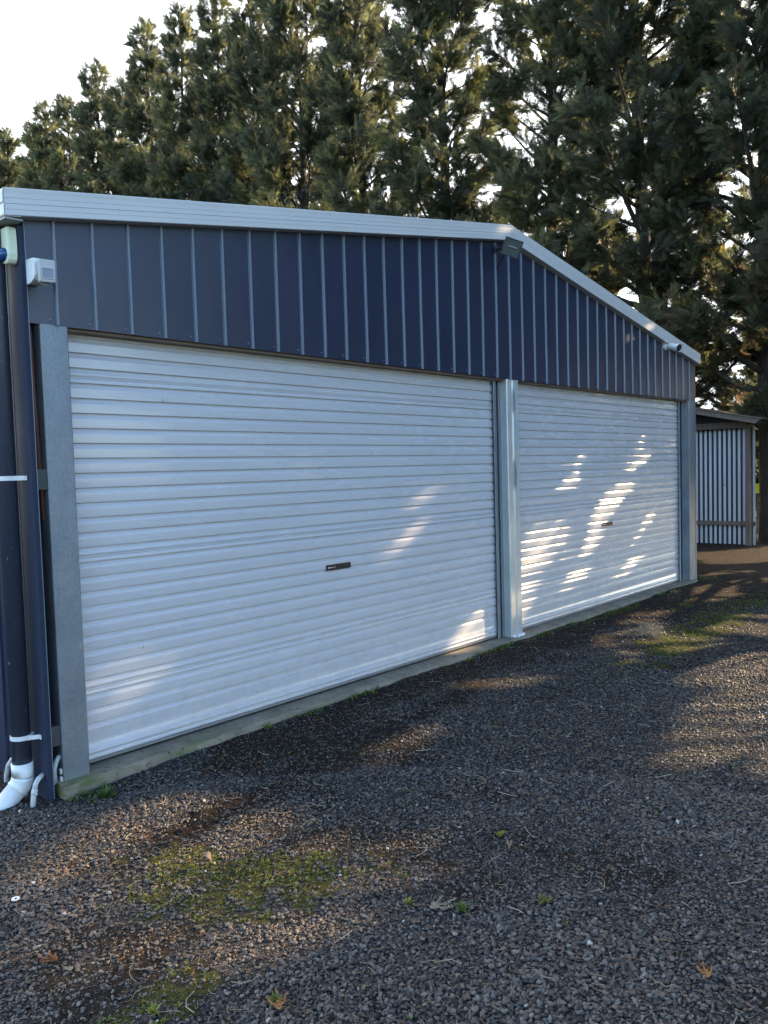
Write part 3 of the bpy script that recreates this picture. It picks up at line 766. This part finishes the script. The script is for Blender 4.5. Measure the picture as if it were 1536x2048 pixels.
er = ng.nodes.new('FunctionNodeEulerToRotation'); L(named('rot', 'FLOAT_VECTOR'), er.inputs[0]); L(er.outputs[0], iop.inputs['Rotation'])
L(iop.outputs[0], gout.inputs[0])
gv.modifiers.new('scatter', 'NODES').node_group = ng

# ------------------------------------------------------------------ grass tufts and litter
def blades(name, P, H, nb, m, tints, spread=.8, wid=.12):
    """P (n,3) roots; star-like tufts of nb curved blades"""
    n = len(P); Vs = []; T = []
    az = R0.uniform(0, 2*PI, (n, nb)); el = R0.uniform(.25, 1.3, (n, nb))*spread; ln = H[:, None]*R0.uniform(.5, 1.15, (n, nb))
    dx, dy, dz = np.cos(az)*np.cos(PI/2-el), np.sin(az)*np.cos(PI/2-el), np.sin(PI/2-el)
    o = P[:, None, :]; d = np.stack([dx, dy, dz], -1)*ln[..., None]; sd = np.stack([-np.sin(az), np.cos(az), 0*az], -1)*(ln*wid)[..., None]
    mid = o+d*.5+np.array([0, 0, 1])*(ln*.08)[..., None]; tip = o+d-np.array([0, 0, 1])*(ln*.12)[..., None]
    V = np.stack([o-sd*.4, o+sd*.4, mid+sd, tip, mid-sd], 2).reshape(-1, 3)   # 5 verts per blade
    k = np.arange(n*nb)*5
    F = np.concatenate([np.stack([k, k+1, k+2, k+4], -1), np.stack([k+4, k+2, k+3, k+3], -1)])
    F3 = np.concatenate([np.stack([k, k+1, k+2], -1), np.stack([k, k+2, k+4], -1), np.stack([k+4, k+2, k+3], -1)])
    t = np.repeat(tints[:, None], nb, 1).ravel()+R0.uniform(-.12, .12, n*nb); t = np.clip(np.concatenate([t, t, t]), 0, 1)
    return npmesh(name, V, F3, m, t)
cand = np.stack([R0.uniform(-1.5, 9.5, 160000), R0.uniform(-3.4, -.07, 160000)], -1)
mf = moss_f(cand[:, 0], cand[:, 1]); edge = np.exp(-((cand[:, 1]+.095)/.03)**2)*(vnoise(cand[:, 0], cand[:, 1]*0, .25, 51) > .52)*1.0
dist = np.hypot(cand[:, 0]-CX, cand[:, 1]-CY)
pk = R0.rand(len(cand)) < np.clip(mf-.30, 0, 1)*.62+edge*.45+.0022*(dist < 5)
cand = cand[pk]; e2 = edge[pk]; P = np.stack([cand[:, 0], cand[:, 1], gh(cand[:, 0], cand[:, 1])+.002], -1)
H = R0.uniform(.008, .022, len(P))*(1+e2*.9); 
tg = blades('grass', P, H, 7, 'grass', np.clip(R0.normal(.45, .25, len(P))+e2*.4, 0, 1), wid=.11)
tag(tg, 'low mossy grass and weeds growing through the gravel', None, None, 'stuff')
# far off rough grass between trees
c2 = np.stack([R0.uniform(14.5, 24, 16000), R0.uniform(-6, 14, 16000)], -1); c2 = c2[(vnoise(c2[:, 0], c2[:, 1], .8, 61) > .5)]
P2_ = np.stack([c2[:, 0], c2[:, 1], gh(c2[:, 0], c2[:, 1])], -1)
tg = blades('undergrowth', P2_, R0.uniform(.03, .10, len(P2_)), 5, 'grass', R0.uniform(.2, 1, len(P2_)), wid=.06)
tag(tg, 'thin rough grass growing under the cypress trees', None, None, 'stuff')
# litter: thin curved straws and needle scraps
def straws(n, fn, lmin, lmax, w):
    x, y = fn(n); n = len(x); az = R0.uniform(0, 2*PI, n); ln = R0.uniform(lmin, lmax, n); cv = R0.uniform(-.5, .5, n)
    K = 4; Vv = []; z0 = gh(x, y)+.012
    ts = np.linspace(-.5, .5, K)
    for t in ts:
        a = az+cv*t*2; px_ = x+np.cos(a)*ln*t; py_ = y+np.sin(a)*ln*t; pz_ = np.maximum(gh(px_, py_)+.009, z0-.004)+.002
        sx, sy = -np.sin(a)*w*.5, np.cos(a)*w*.5
        Vv.append(np.stack([px_+sx, py_+sy, pz_], -1)); Vv.append(np.stack([px_, py_, pz_+w*.9], -1)); Vv.append(np.stack([px_-sx, py_-sy, pz_], -1))
    V = np.stack(Vv, 1).reshape(-1, 3); k = np.arange(n)*K*3; Fs = []
    for i in range(K-1):
        b = k+i*3
        Fs += [np.stack([b, b+3, b+4, b+1], -1), np.stack([b+1, b+4, b+5, b+2], -1)]
    return V, np.concatenate(Fs), n, (K-1)*2
def wedge(n):
    r = np.sqrt(R0.uniform(1.5**2, 9.5**2, n))*R0.uniform(.45, 1, n); a = R0.uniform(math.radians(-30), math.radians(75), n)
    x = CX+r*np.cos(a); y = CY+r*np.sin(a); k = (y < -.2)
    return x[k], y[k]
V1, F1, n1, f1 = straws(15000, wedge, .012, .045, .0016)
V2, F2, n2, f2 = straws(260, wedge, .05, .13, .0020)
t1 = np.tile(R0.uniform(0, .8, n1), f1); t2 = np.tile(R0.uniform(.7, 1, n2), f2)
lt = npmesh('needle_litter', np.concatenate([V1, V2]), np.concatenate([F1, F2+len(V1)]), 'litter', np.concatenate([t1, t2]))
tag(lt, 'brown needles and straw scattered over the gravel', None, None, 'stuff')

# single things lying on the yard
def zg(x, y): return float(gh(np.array([x]), np.array([y]))[0])
def sprig(x, y, az, m, size, label, cat='sprig'):
    mb = MB(); r = random.Random(int(x*1000)); 
    for b in range(3):
        a0 = az+(b-1)*.5
        L_ = size*(1 if b == 1 else .75)
        for k in range(9):
            t = k/9*L_; cx, cy = math.cos(a0)*t, math.sin(a0)*t; h = .018+.006*math.sin(k)
            for sd in (-1, 1):
                a = a0+sd*r.uniform(.5, .8); l = L_*.28*(1-k/12)*r.uniform(.8, 1.2); w = .0028
                ex, ey = cx+math.cos(a)*l, cy+math.sin(a)*l
                mb.add([(cx-w*math.sin(a0), cy+w*math.cos(a0), h), (cx+w*math.sin(a0), cy-w*math.cos(a0), h), (ex, ey, h+r.uniform(-.004, .006)), ((cx+ex)/2, (cy+ey)/2, h+.004)], [(0, 1, 2, 3)])
        mb.tube([(0, 0, .016), (math.cos(a0)*L_, math.sin(a0)*L_, .020)], [.0022, .001], 5)
    o = obj('sprig', mb, m, loc=(x, y, zg(x, y))); return tag(o, label, cat)
sprig(-.70, -1.28, 2.2, 'orange_sprig', .07, 'dead orange sprig at the left edge of the gravel, above the others')
sprig(-.38, -2.04, 1.0, 'orange_sprig', .09, 'dead orange brown sprig beside a green weed at the bottom of the photo')
sprig(.575, -2.93, .6, 'orange_sprig', .065, 'small bright orange sprig on the gravel at lower right')
sprig(.32, -2.04, -.4, 'straw', .11, 'pale straw coloured tangle lying on the mid gravel')
mb = MB()
for i in range(24):
    for k in range(8):
        a, b = 2*PI*i/24, 2*PI*k/8; r = .011+.004*math.cos(b); mb.v.append((r*math.cos(a), r*math.sin(a), .014+.003*math.sin(b)))
for i in range(24):
    for k in range(8): mb.f.append((i*8+k, ((i+1) % 24)*8+k, ((i+1) % 24)*8+(k+1) % 8, i*8+(k+1) % 8))
tag(obj('plastic_ring', mb, 'white_pl', loc=(-.643, -.80, zg(-.643, -.80)), smooth=True), 'small white plastic ring on the gravel near the left edge', 'ring')
def dryleaf(x, y, az, size, label):
    mb = MB(); K = 7
    for i in range(K):
        t = i/(K-1); w = size*.36*math.sin(PI*min(1, t*.92+.06))**.8
        for s_ in (-1, 0, 1): mb.v.append((size*(t-.5), w*s_, .016+.018*(s_*s_)+.02*math.sin(t*3)))
    for i in range(K-1):
        for k in range(2): a = i*3+k; mb.f.append((a, a+3, a+4, a+1))
    mb.xf(Matrix.Rotation(az, 4, 'Z')); o = obj('dry_leaf', mb, 'dryleaf', loc=(x, y, zg(x, y)), smooth=True)
    md = o.modifiers.new('s', 'SOLIDIFY'); md.thickness = .0012; return tag(o, label, 'leaf')
dryleaf(-.035, -1.165, 1.9, .042, 'curled tan leaf in the sunlit mossy patch')
dryleaf(.86, -2.02, .6, .032, 'curled pinkish brown leaf alone on the grey gravel at right')
dryleaf(3.76, -.66, .4, .045, 'pale curled leaf on the dirt in front of the centre post')
# dead grass clump
mb = MB(); r = random.Random(4)
for k in range(300):
    a = r.uniform(0, 2*PI); rr = (.15+.05*math.sin(3*a+1))*r.random()**.7; x, y = rr*math.cos(a)*1.25, rr*math.sin(a)*.75
    l = r.uniform(.04, .12); b = r.uniform(0, 2*PI); el = r.uniform(.05, .9)
    z = .01+.09*max(0, 1-(rr/.2)**2)*r.random()
    p1 = (x+math.cos(b)*l*.5*math.cos(el), y+math.sin(b)*l*.5*math.cos(el), z+l*.35*math.sin(el)+.012)
    p2 = (x+math.cos(b+.4)*l*math.cos(el), y+math.sin(b+.4)*l*math.cos(el), z+l*.45*math.sin(el))
    mb.tube([(x, y, z), p1, p2], [.0016, .0013, .0006], 3, cap=False)
tag(obj('dead_grass_clump', mb, 'straw', loc=(4.95, -.80, zg(4.95, -.80)-.01)), 'clump of dead grey grass on the mossy dirt', 'grass clump')
# larger weeds
def weed(x, y, s_, nb, label, tint=.6):
    P = np.array([[0, 0, .004]]*1); o = blades('weed', np.repeat(P, 3, 0)+R0.uniform(-.006, .006, (3, 3))*np.array([1, 1, 0]), np.full(3, s_*.8), nb, 'grass', np.full(3, tint), spread=1.0, wid=.10)
    o.location = (x, y, zg(x, y)); return tag(o, label, 'weed')
for (x, y, s_, nb, lb, t) in ((.40, -2.12, .05, 9, 'green star shaped weed right of the pale straw tangle', .8), (.30, -1.95, .045, 9, 'yellow green weed left of the star shaped weed', .35),
        (-.36, -2.00, .05, 10, 'green weed touching the orange brown sprig', .7), (-.62, -1.75, .05, 8, 'yellowing weed low at the left of the gravel', .3),
        (.62, -2.33, .05, 9, 'flat pale green weed in the middle of the dark gravel', .5), (.02, -.22, .09, 12, 'leafy green weed in front of the left door', .95),
        (1.13, -.11, .06, 12, 'bright lime weed against the slab edge', .4), (.93, -1.93, .045, 9, 'small weed with yellow tips on the right gravel', .2)):
    weed(x, y, s_, nb, lb, t)
# twigs
def twig(x, y, az, l, bend, label=None):
    mb = MB(); pts = []
    for k in range(7):
        t = k/6-.5; a = az+bend*t; pts.append((math.cos(a)*l*t, math.sin(a)*l*t, .020+.006*math.sin(k*1.7)))
    mb.tube(pts, [.0010, .0014, .0015, .0014, .0013, .001, .0006], 6)
    mb.tube([pts[3], (pts[3][0]+math.cos(az+1)*l*.2, pts[3][1]+math.sin(az+1)*l*.2, .026)], [.0014, .0007], 5)
    o = obj('twig', mb, 'straw', loc=(x, y, zg(x, y))); return tag(o, label or 'thin pale twig lying on the dark gravel', 'twig', 'pale twigs strewn on the gravel')
for (x, y, az, l, bd) in ((.05, -.55, 1.2, .10, .3), (.16, -.52, .4, .12, 1.4), (.62, -1.1, 1.9, .13, .9), (1.2, -1.2, .2, .16, .6), (.25, -2.55, 1.5, .09, .1), (.85, -2.45, .3, .16, 1.2), (1.35, -1.55, .9, .18, 1.5), (.1, -2.25, 2.4, .14, .7), (2.2, -1.55, .1, .16, .8), (2.9, -1.65, .9, .14, 1), (-.2, -1.3, 1.3, .12, .2), (.45, -2.85, 2.0, .07, .1)):
    twig(x, y, az, l, bd)

# ------------------------------------------------------------------ sun-lit patches: gaps cut into the crowns to place them, in the row that shades the yard
FAC = [(7.05, 1.70, .62, .05, .72), (4.95, 1.12, .90, .05, .80), (7.05, .74, .70, .03, .90), (5.35, .36, .50, .03, .85), (6.35, .45, .55, .0, .90), (4.6, .42, .35, .03, .8),
       (3.0, 1.22, .55, .03, .55), (3.42, .10, .24, .10, .35), (.38, .44, .42, .11, -.35), (.0, 1.22, .07, .12, 0), (-.01, .28, .08, .14, 0), (-.02, 2.1, .05, .05, 0),
       (2.15, 3.24, .16, .04, .2), (3.55, 3.42, .18, .04, .2), (6.5, 3.0, .25, .04, .4), (4.03, .25, .06, .10, 0), (7.95, .2, .08, .2, 0)]
GRD = [(-.08, -1.16, .56, .46, -1.15), (.12, -1.50, .34, .16, -.35), (1.46, -.88, .16, .045, 0), (2.95, -.81, .22, .06, 0), (4.75, -.72, .42, .10, 0), (4.8, -1.22, .8, .08, -.1), (7.3, -.42, .55, .09, 0), (6.0, -1.42, .7, .14, 0),
       (3.2, -2.33, .6, .28, 0), (4.3, -1.72, .45, .10, 0), (8.9, -.15, .5, .12, 0), (9.5, -.8, .5, .1, 0), (10.8, .3, .5, .15, 0), (11.6, -.2, .6, .12, 0), (5.7, -.45, .3, .05, 0)]
def in_patches(px_, py_, lst, ma, mb_):
    m = np.zeros(len(px_), bool)
    for (cx, cy, a, b, an) in lst:
        c, s_ = math.cos(an), math.sin(an); u = (px_-cx)*c+(py_-cy)*s_; w = -(px_-cx)*s_+(py_-cy)*c
        m |= (u/(a+ma))**2+(w/(b+mb_))**2 < 1
    return m
CR = np.random.RandomState(99)
def carve(W):
    """True where a leaf spray stands in one of the gaps cut to let the sun through"""
    t = (W[:, 1]-.03)/S[1]; hx = W[:, 0]-S[0]*t; hz = W[:, 2]-S[2]*t
    fac = (t > 0) & (hx > -.35) & (hx < 8.3) & (hz > -.05) & (hz < 3.6)
    t2 = (W[:, 2]+.085)/S[2]; g_x = W[:, 0]-S[0]*t2; g_y = W[:, 1]-S[1]*t2
    rim = CR.rand(len(W)) < .45
    core = (fac & in_patches(hx, hz, FAC, .10, .062)) | (~fac & in_patches(g_x, g_y, GRD, .22, .19))
    core &= CR.rand(len(W)) < .93
    return core | (rim & ((fac & in_patches(hx, hz, FAC, .30, .14)) | (~fac & in_patches(g_x, g_y, GRD, .33, .26))))

# ------------------------------------------------------------------ cypress trees
def make_tree(seed, H, R, low, n_limb, per, bare_low=True, carve_at=None, dens=1.0, spr=(.19, .36), tex=.55, lw=1.0):
    r = np.random.RandomState(seed); tk = MB()
    ph = r.uniform(0, 6, 4); wob = lambda z: (.10*math.sin(z*.35+ph[0])-.10*math.sin(ph[0]), .10*math.sin(z*.3+ph[1])-.10*math.sin(ph[1]))
    zs = np.linspace(-.3, H-.3, 16); base = .205*H/17
    tk.tube([(*wob(z), z) for z in zs], [base*(1.25 if z < 0 else 1)*max(.07, (1-z/H)**.85) for z in zs], 12)
    O = []; D = []; LN = []; CL = []
    for i in range(n_limb):
        lc = r.normal()
        f = (i+.5)/n_limb; z = low+(H-low-.5)*f**1.05; az = i*2.39996+r.uniform(-.5, .5)
        t = z/H; rad = R*min(1, (t*3.0+.42))*(1-t)**tex*r.uniform(.62, 1.15)+.15
        up = math.radians(r.uniform(12, 34)+26*t)
        K = 7; p = np.array([*wob(z), z]); d = np.array([math.cos(az)*math.cos(up), math.sin(az)*math.cos(up), math.sin(up)])
        pts_ = [p.copy()]; L_ = rad/max(.35, math.cos(up)); st = L_/K
        for k in range(K):
            d = d+np.array([r.uniform(-.10, .10), r.uniform(-.10, .10), .03+r.uniform(-.06, .06)]); d /= np.linalg.norm(d)
            p = p+d*st; pts_.append(p.copy())
        lr = base*.30*(1-t)**.5*min(1.2, L_/2)+.006
        pts_ = np.array(pts_)
        if carve_at is not None and lr < .045 and carve(pts_+np.array(carve_at)).sum() >= 1: continue
        tk.tube([tuple(q) for q in pts_], [lr*(1-.86*k/K) for k in range(K+1)], 5, cap=False)
        full = 1 if not bare_low else min(1, max(.35, (z-low)/3.6+.42))
        nt_ = max(3, int(per*L_/1.7*full*dens))
        for j in range(nt_):
            u = (r.beta(1.7, 1.05))*.82+.18; fi = u*K; k = min(K-1, int(fi)); q = pts_[k]+(pts_[k+1]-pts_[k])*(fi-k)
            dl = pts_[k+1]-pts_[k]; dl /= np.linalg.norm(dl)
            side = np.cross(dl, [0, 0, 1.]); side /= np.linalg.norm(side)+1e-9; upv = np.cross(side, dl)
            s_ = 1 if j % 2 else -1
            td = dl*r.uniform(.35, .9)+side*s_*r.uniform(.25, .95)+upv*r.uniform(-.35, .45); td /= np.linalg.norm(td)
            tc_ = r.normal()*.8; tl = r.uniform(.30, .75)*(1.08-.45*u)*min(1.1, rad/1.1+.3)
            q2 = q+td*tl
            cv = carve_at is not None and carve(np.array([q+td*tl*w_ for w_ in (0, .5, 1)])+np.array(carve_at)).any()
            if r.rand() < .5 and not cv: tk.tube([tuple(q), tuple(q2)], [.008, .003], 3, cap=False)
            ns = 6+int(tl*11)
            for m in range(ns):
                w = (m+.6)/ns; o = q+td*tl*w
                sd = np.cross(td, r.normal(size=3)); sd /= np.linalg.norm(sd)+1e-9
                dd = td*r.uniform(.7, 1.1)+sd*r.uniform(.15, .85)+np.array([0, 0, r.uniform(-.32, .26)]); dd /= np.linalg.norm(dd)
                O.append(o); D.append(dd); LN.append(r.uniform(*spr)); CL.append(lc+tc_)
    # leader tuft
    for m in range(70):
        z = H-1.6+1.5*m/70; a = r.uniform(0, 6.28); dd = np.array([math.cos(a)*.6, math.sin(a)*.6, .9]); O.append(np.array([*wob(z), z])); D.append(dd/np.linalg.norm(dd)); LN.append(r.uniform(.2, .36)*(1.2-m/110)); CL.append(1)
    O = np.array(O); D = np.array(D); LN = np.array(LN)
    if carve_at is not None:
        k = ~(carve(O+np.array(carve_at)) | carve(O+D*LN[:, None]*.5+np.array(carve_at)) | carve(O+D*LN[:, None]+np.array(carve_at)))
        O, D, LN = O[k], D[k], LN[k]; CL = np.array(CL)[k]
    n = len(O); tint = np.clip(r.normal(.5, .13, n)+np.array(CL)*.17, .15, 1)
    dead = (r.rand(n) < np.where(O[:, 2] < 5.5, .20, .03)); tint[dead] = r.uniform(0, .12, dead.sum())
    rv = r.normal(size=(n, 3)); Sd = np.cross(D, rv); Sd /= np.linalg.norm(Sd, axis=1)[:, None]+1e-9; Nn = np.cross(D, Sd)
    spec = [(0, 0, 1.0, .030*lw)]
    for (t, l) in ((.03, .30), (.12, .36), (.21, .37), (.30, .36), (.39, .33), (.48, .30), (.57, .27), (.66, .23), (.75, .19), (.83, .15)):
        spec += [(t, .52, l, .025*lw), (t+.045, -.52, l, .025*lw)]
    Vs = []; T = []
    for (t, ang, l, w) in spec:
        a = ang*r.uniform(.8, 1.25, n); dr = D*np.cos(a)[:, None]+Sd*np.sin(a)[:, None]+Nn*r.uniform(-.28, .28, n)[:, None]
        ll = (LN*l*r.uniform(.75, 1.25, n))[:, None]; b = O+D*(LN*t)[:, None]; pw = np.cross(dr, Nn); ww = (LN*w)[:, None]*r.uniform(.8, 1.3, n)[:, None]
        Vs += [b, b+dr*ll*.45+pw*ww, b+dr*ll, b+dr*ll*.45-pw*ww]; T.append(tint+r.uniform(-.05, .05, n))
    V = np.stack(Vs, 1).reshape(-1, 3); ns = len(spec)
    F = np.arange(n*ns*4).reshape(-1, 4); T = np.clip(np.stack(T, 1).ravel(), 0, 1)
    return tk, V, F, T, n
def plant(name, loc, data, label, group, rot=0, scale=1):
    tk, V, F, T, n = data
    o = empty(name, loc, label, 'tree', group); o.rotation_euler.z = rot; o.scale = (scale,)*3
    t = obj('trunk', tk, 'bark', o, smooth=True); c = npmesh('crown', V, F, 'leaf', T, o)
    return o
def copy_tree(src, loc, rot, scale, label):
    o = src.copy(); COL.objects.link(o); o.location = loc; o.rotation_euler.z = rot; o.scale = scale; o['label'] = label
    for ch in src.children:
        c = ch.copy(); COL.objects.link(c); c.parent = o
    return o
GRP = 'cypress trees in the row behind the garage'
cnt = 0
# nearest tree at the right edge, then the row to the left
near = [(14.0, .77, 16.8, 2.5, 1.6, 11, 'tall cypress with bare trunk right beside the corrugated shelter'),
        (14.0, 3.12, 17.2, 2.6, 1.6, 12, 'second cypress from the right, its trunk above the garage corner'),
        (14.1, 5.7, 17.0, 2.6, 1.4, 13, 'third cypress from the right, behind the right roof slope')]
protos = []
for (x, y, H, R, low, sd, lb) in near:
    at = (x, y, -.1) if y < 1 else None
    d = make_tree(sd, H, R, low, 120, 23, True, at, 1.0); cnt += d[4]
    protos.append(plant('cypress_tree', (x, y, -.1), d, lb, GRP))
# dense protos for farther trees
for (sd, y, H) in ((21, 8.5, 17.2), (22, 11.3, 17.6)):
    d = make_tree(sd, H, 2.6, 1.2, 130, 23, False, None, 1.0, tex=.88); cnt += d[4]
    protos.append(plant('cypress_tree', (14.0+(.1 if sd == 22 else -.1), y, -.1), d, 'dense cypress, %s from the right end of the row' % ('fourth' if sd == 21 else 'fifth'), GRP))
farr = [(14.1, 1, 17.8, 'sixth'), (16.2, 3, 17.6, 'seventh'), (17.9, 4, 17.6, 'eighth'), (19.7, 3, 17.9, 'ninth'), (22.4, 4, 18.5, 'tenth'), (24.1, 3, 17.0, 'eleventh'), (25.9, 4, 18.3, 'twelfth'), (28.3, 3, 17.8, 'thirteenth'), (30.2, 4, 18.2, 'fourteenth'), (32.2, 3, 18.0, 'fifteenth'), (34.4, 4, 18.4, 'sixteenth'), (36.8, 3, 18.6, 'seventeenth'), (40, 4, 18.8, 'eighteenth')]
PH = [16.8, 17.2, 17.0, 17.2, 17.6]
for i, (y, pi_, H, w) in enumerate(farr):
    s_ = H/PH[pi_]
    copy_tree(protos[pi_], (14+rnd.uniform(-.2, .2), y, -.1), rnd.uniform(0, 6.28), (s_*rnd.uniform(.9, 1.05), s_*rnd.uniform(.86, 1.0), s_), '%s cypress from the right end of the row%s' % (w, ', its pointed top against the sky' if i > 1 else ''))
for i, (x, y, q) in enumerate(((17.0, 1.75, .36), (19.2, 2.5, .40), (17.4, 5.2, .30), (18.6, -.6, .26), (17.9, 7.8, .33))):
    o = copy_tree(protos[3 if i % 2 else 4], (x, y, -.35), rnd.uniform(0, 6.28), (q*1.15, q*1.15, q), 'low dark conifer thicket beyond the shelter, %s' % ('right behind the yellow board', 'behind the lean to roof', 'hidden low between the trunks', 'at the foot of the nearest trunk', 'farthest along the row')[i]); o.name = 'young_conifer'; o['group'] = 'young conifers beyond the shelter'
# the same row carried on toward the right, past the picture: these trees shade the yard
for i, y in enumerate((-1.9, -4.6, -7.3, -10.1)):
    d = make_tree(50+i, 16.5+rnd.uniform(-.5, .8), 3.0, .9, 150, 22, False, (14.0, y, -.1), 0.9, (.28, .46), lw=1.6); cnt += d[4]
    plant('cypress_tree', (14.0, y, -.1), d, 'cypress of the same row beyond the right edge, %s along from the shelter' % ('first', 'second', 'third', 'fourth')[i], 'cypress trees shading the yard')
for i, y in enumerate((-13.1, -16.2, -19.5)):
    copy_tree(protos[3], (14, y, -.1), rnd.uniform(0, 6), (1.05,)*3, 'cypress of the same row beyond the right edge, %s along from the shelter' % ('fifth', 'sixth', 'seventh')[i])['group'] = 'cypress trees shading the yard'
print('sprays', cnt, 'stones', npt)

# ------------------------------------------------------------------ world, sun, camera
w = bpy.data.worlds.new('World'); sc.world = w; w.use_nodes = True; nt = w.node_tree
bg = nt.nodes['Background']; sky = nt.nodes.new('ShaderNodeTexSky'); sky.sky_type = 'NISHITA'; sky.sun_disc = False
sky.sun_elevation = SUN_EL; sky.sun_rotation = math.radians(90)+SUN_AZ
sky.air_density = 1.0; sky.dust_density = .4; sky.ozone_density = 3.0
# a bright veil of thin cloud stands over the trees, blue sky elsewhere
tc = nt.nodes.new('ShaderNodeTexCoord'); dt = N(nt, 'ShaderNodeVectorMath', operation='DOT_PRODUCT'); nt.links.new(tc.outputs['Generated'], dt.inputs[0]); dt.inputs[1].default_value = (.42, .88, .20)
cn = noise(nt, tc.outputs['Generated'], 2.2, 6, .6)
ad = N(nt, 'ShaderNodeMath', operation='MULTIPLY_ADD'); nt.links.new(cn, ad.inputs[0]); ad.inputs[1].default_value = .5; nt.links.new(dt.outputs['Value'], ad.inputs[2])
vm = ramp(nt, ad.outputs[0], [(.45, g3(0)), (1.0, g3(1))])
veil = mixc(nt, vm, sky.outputs[0], (6.8, 7.0, 7.4))
nt.links.new(veil, bg.inputs[0]); bg.inputs[1].default_value = .15
sl = bpy.data.lights.new('sun', 'SUN'); sl.energy = 4.4; sl.angle = math.radians(.5); sl.color = (1, .73, .42)
so = bpy.data.objects.new('sun', sl); COL.objects.link(so)
so.rotation_euler = Vector(S).to_track_quat('Z', 'Y').to_euler()
cam = bpy.data.cameras.new('camera'); co = bpy.data.objects.new('camera', cam); COL.objects.link(co)
yaw, pit, rol = .8215877673483329, -.05454259878128634, -.02919431667251342
f = Vector((math.sin(yaw)*math.cos(pit), math.cos(yaw)*math.cos(pit), math.sin(pit))); r_ = Vector((math.cos(yaw), -math.sin(yaw), 0)); u_ = r_.cross(f)
c, s_ = math.cos(rol), math.sin(rol); R_ = r_*c+u_*s_; U_ = -r_*s_+u_*c
co.matrix_world = Matrix(((R_.x, U_.x, -f.x, CX+.00005), (R_.y, U_.y, -f.y, CY), (R_.z, U_.z, -f.z, 1.503), (0, 0, 0, 1)))
cam.sensor_fit = 'VERTICAL'; cam.sensor_height = 36; cam.lens = 36*1540/2048; cam.clip_end = 3000; cam.clip_start = .05
sc.camera = co
sc.view_settings.view_transform = 'Standard'; sc.view_settings.look = 'None'; sc.view_settings.exposure = 2.0; sc.view_settings.gamma = 1
sc.cycles.max_bounces = 8; sc.cycles.transparent_max_bounces = 8
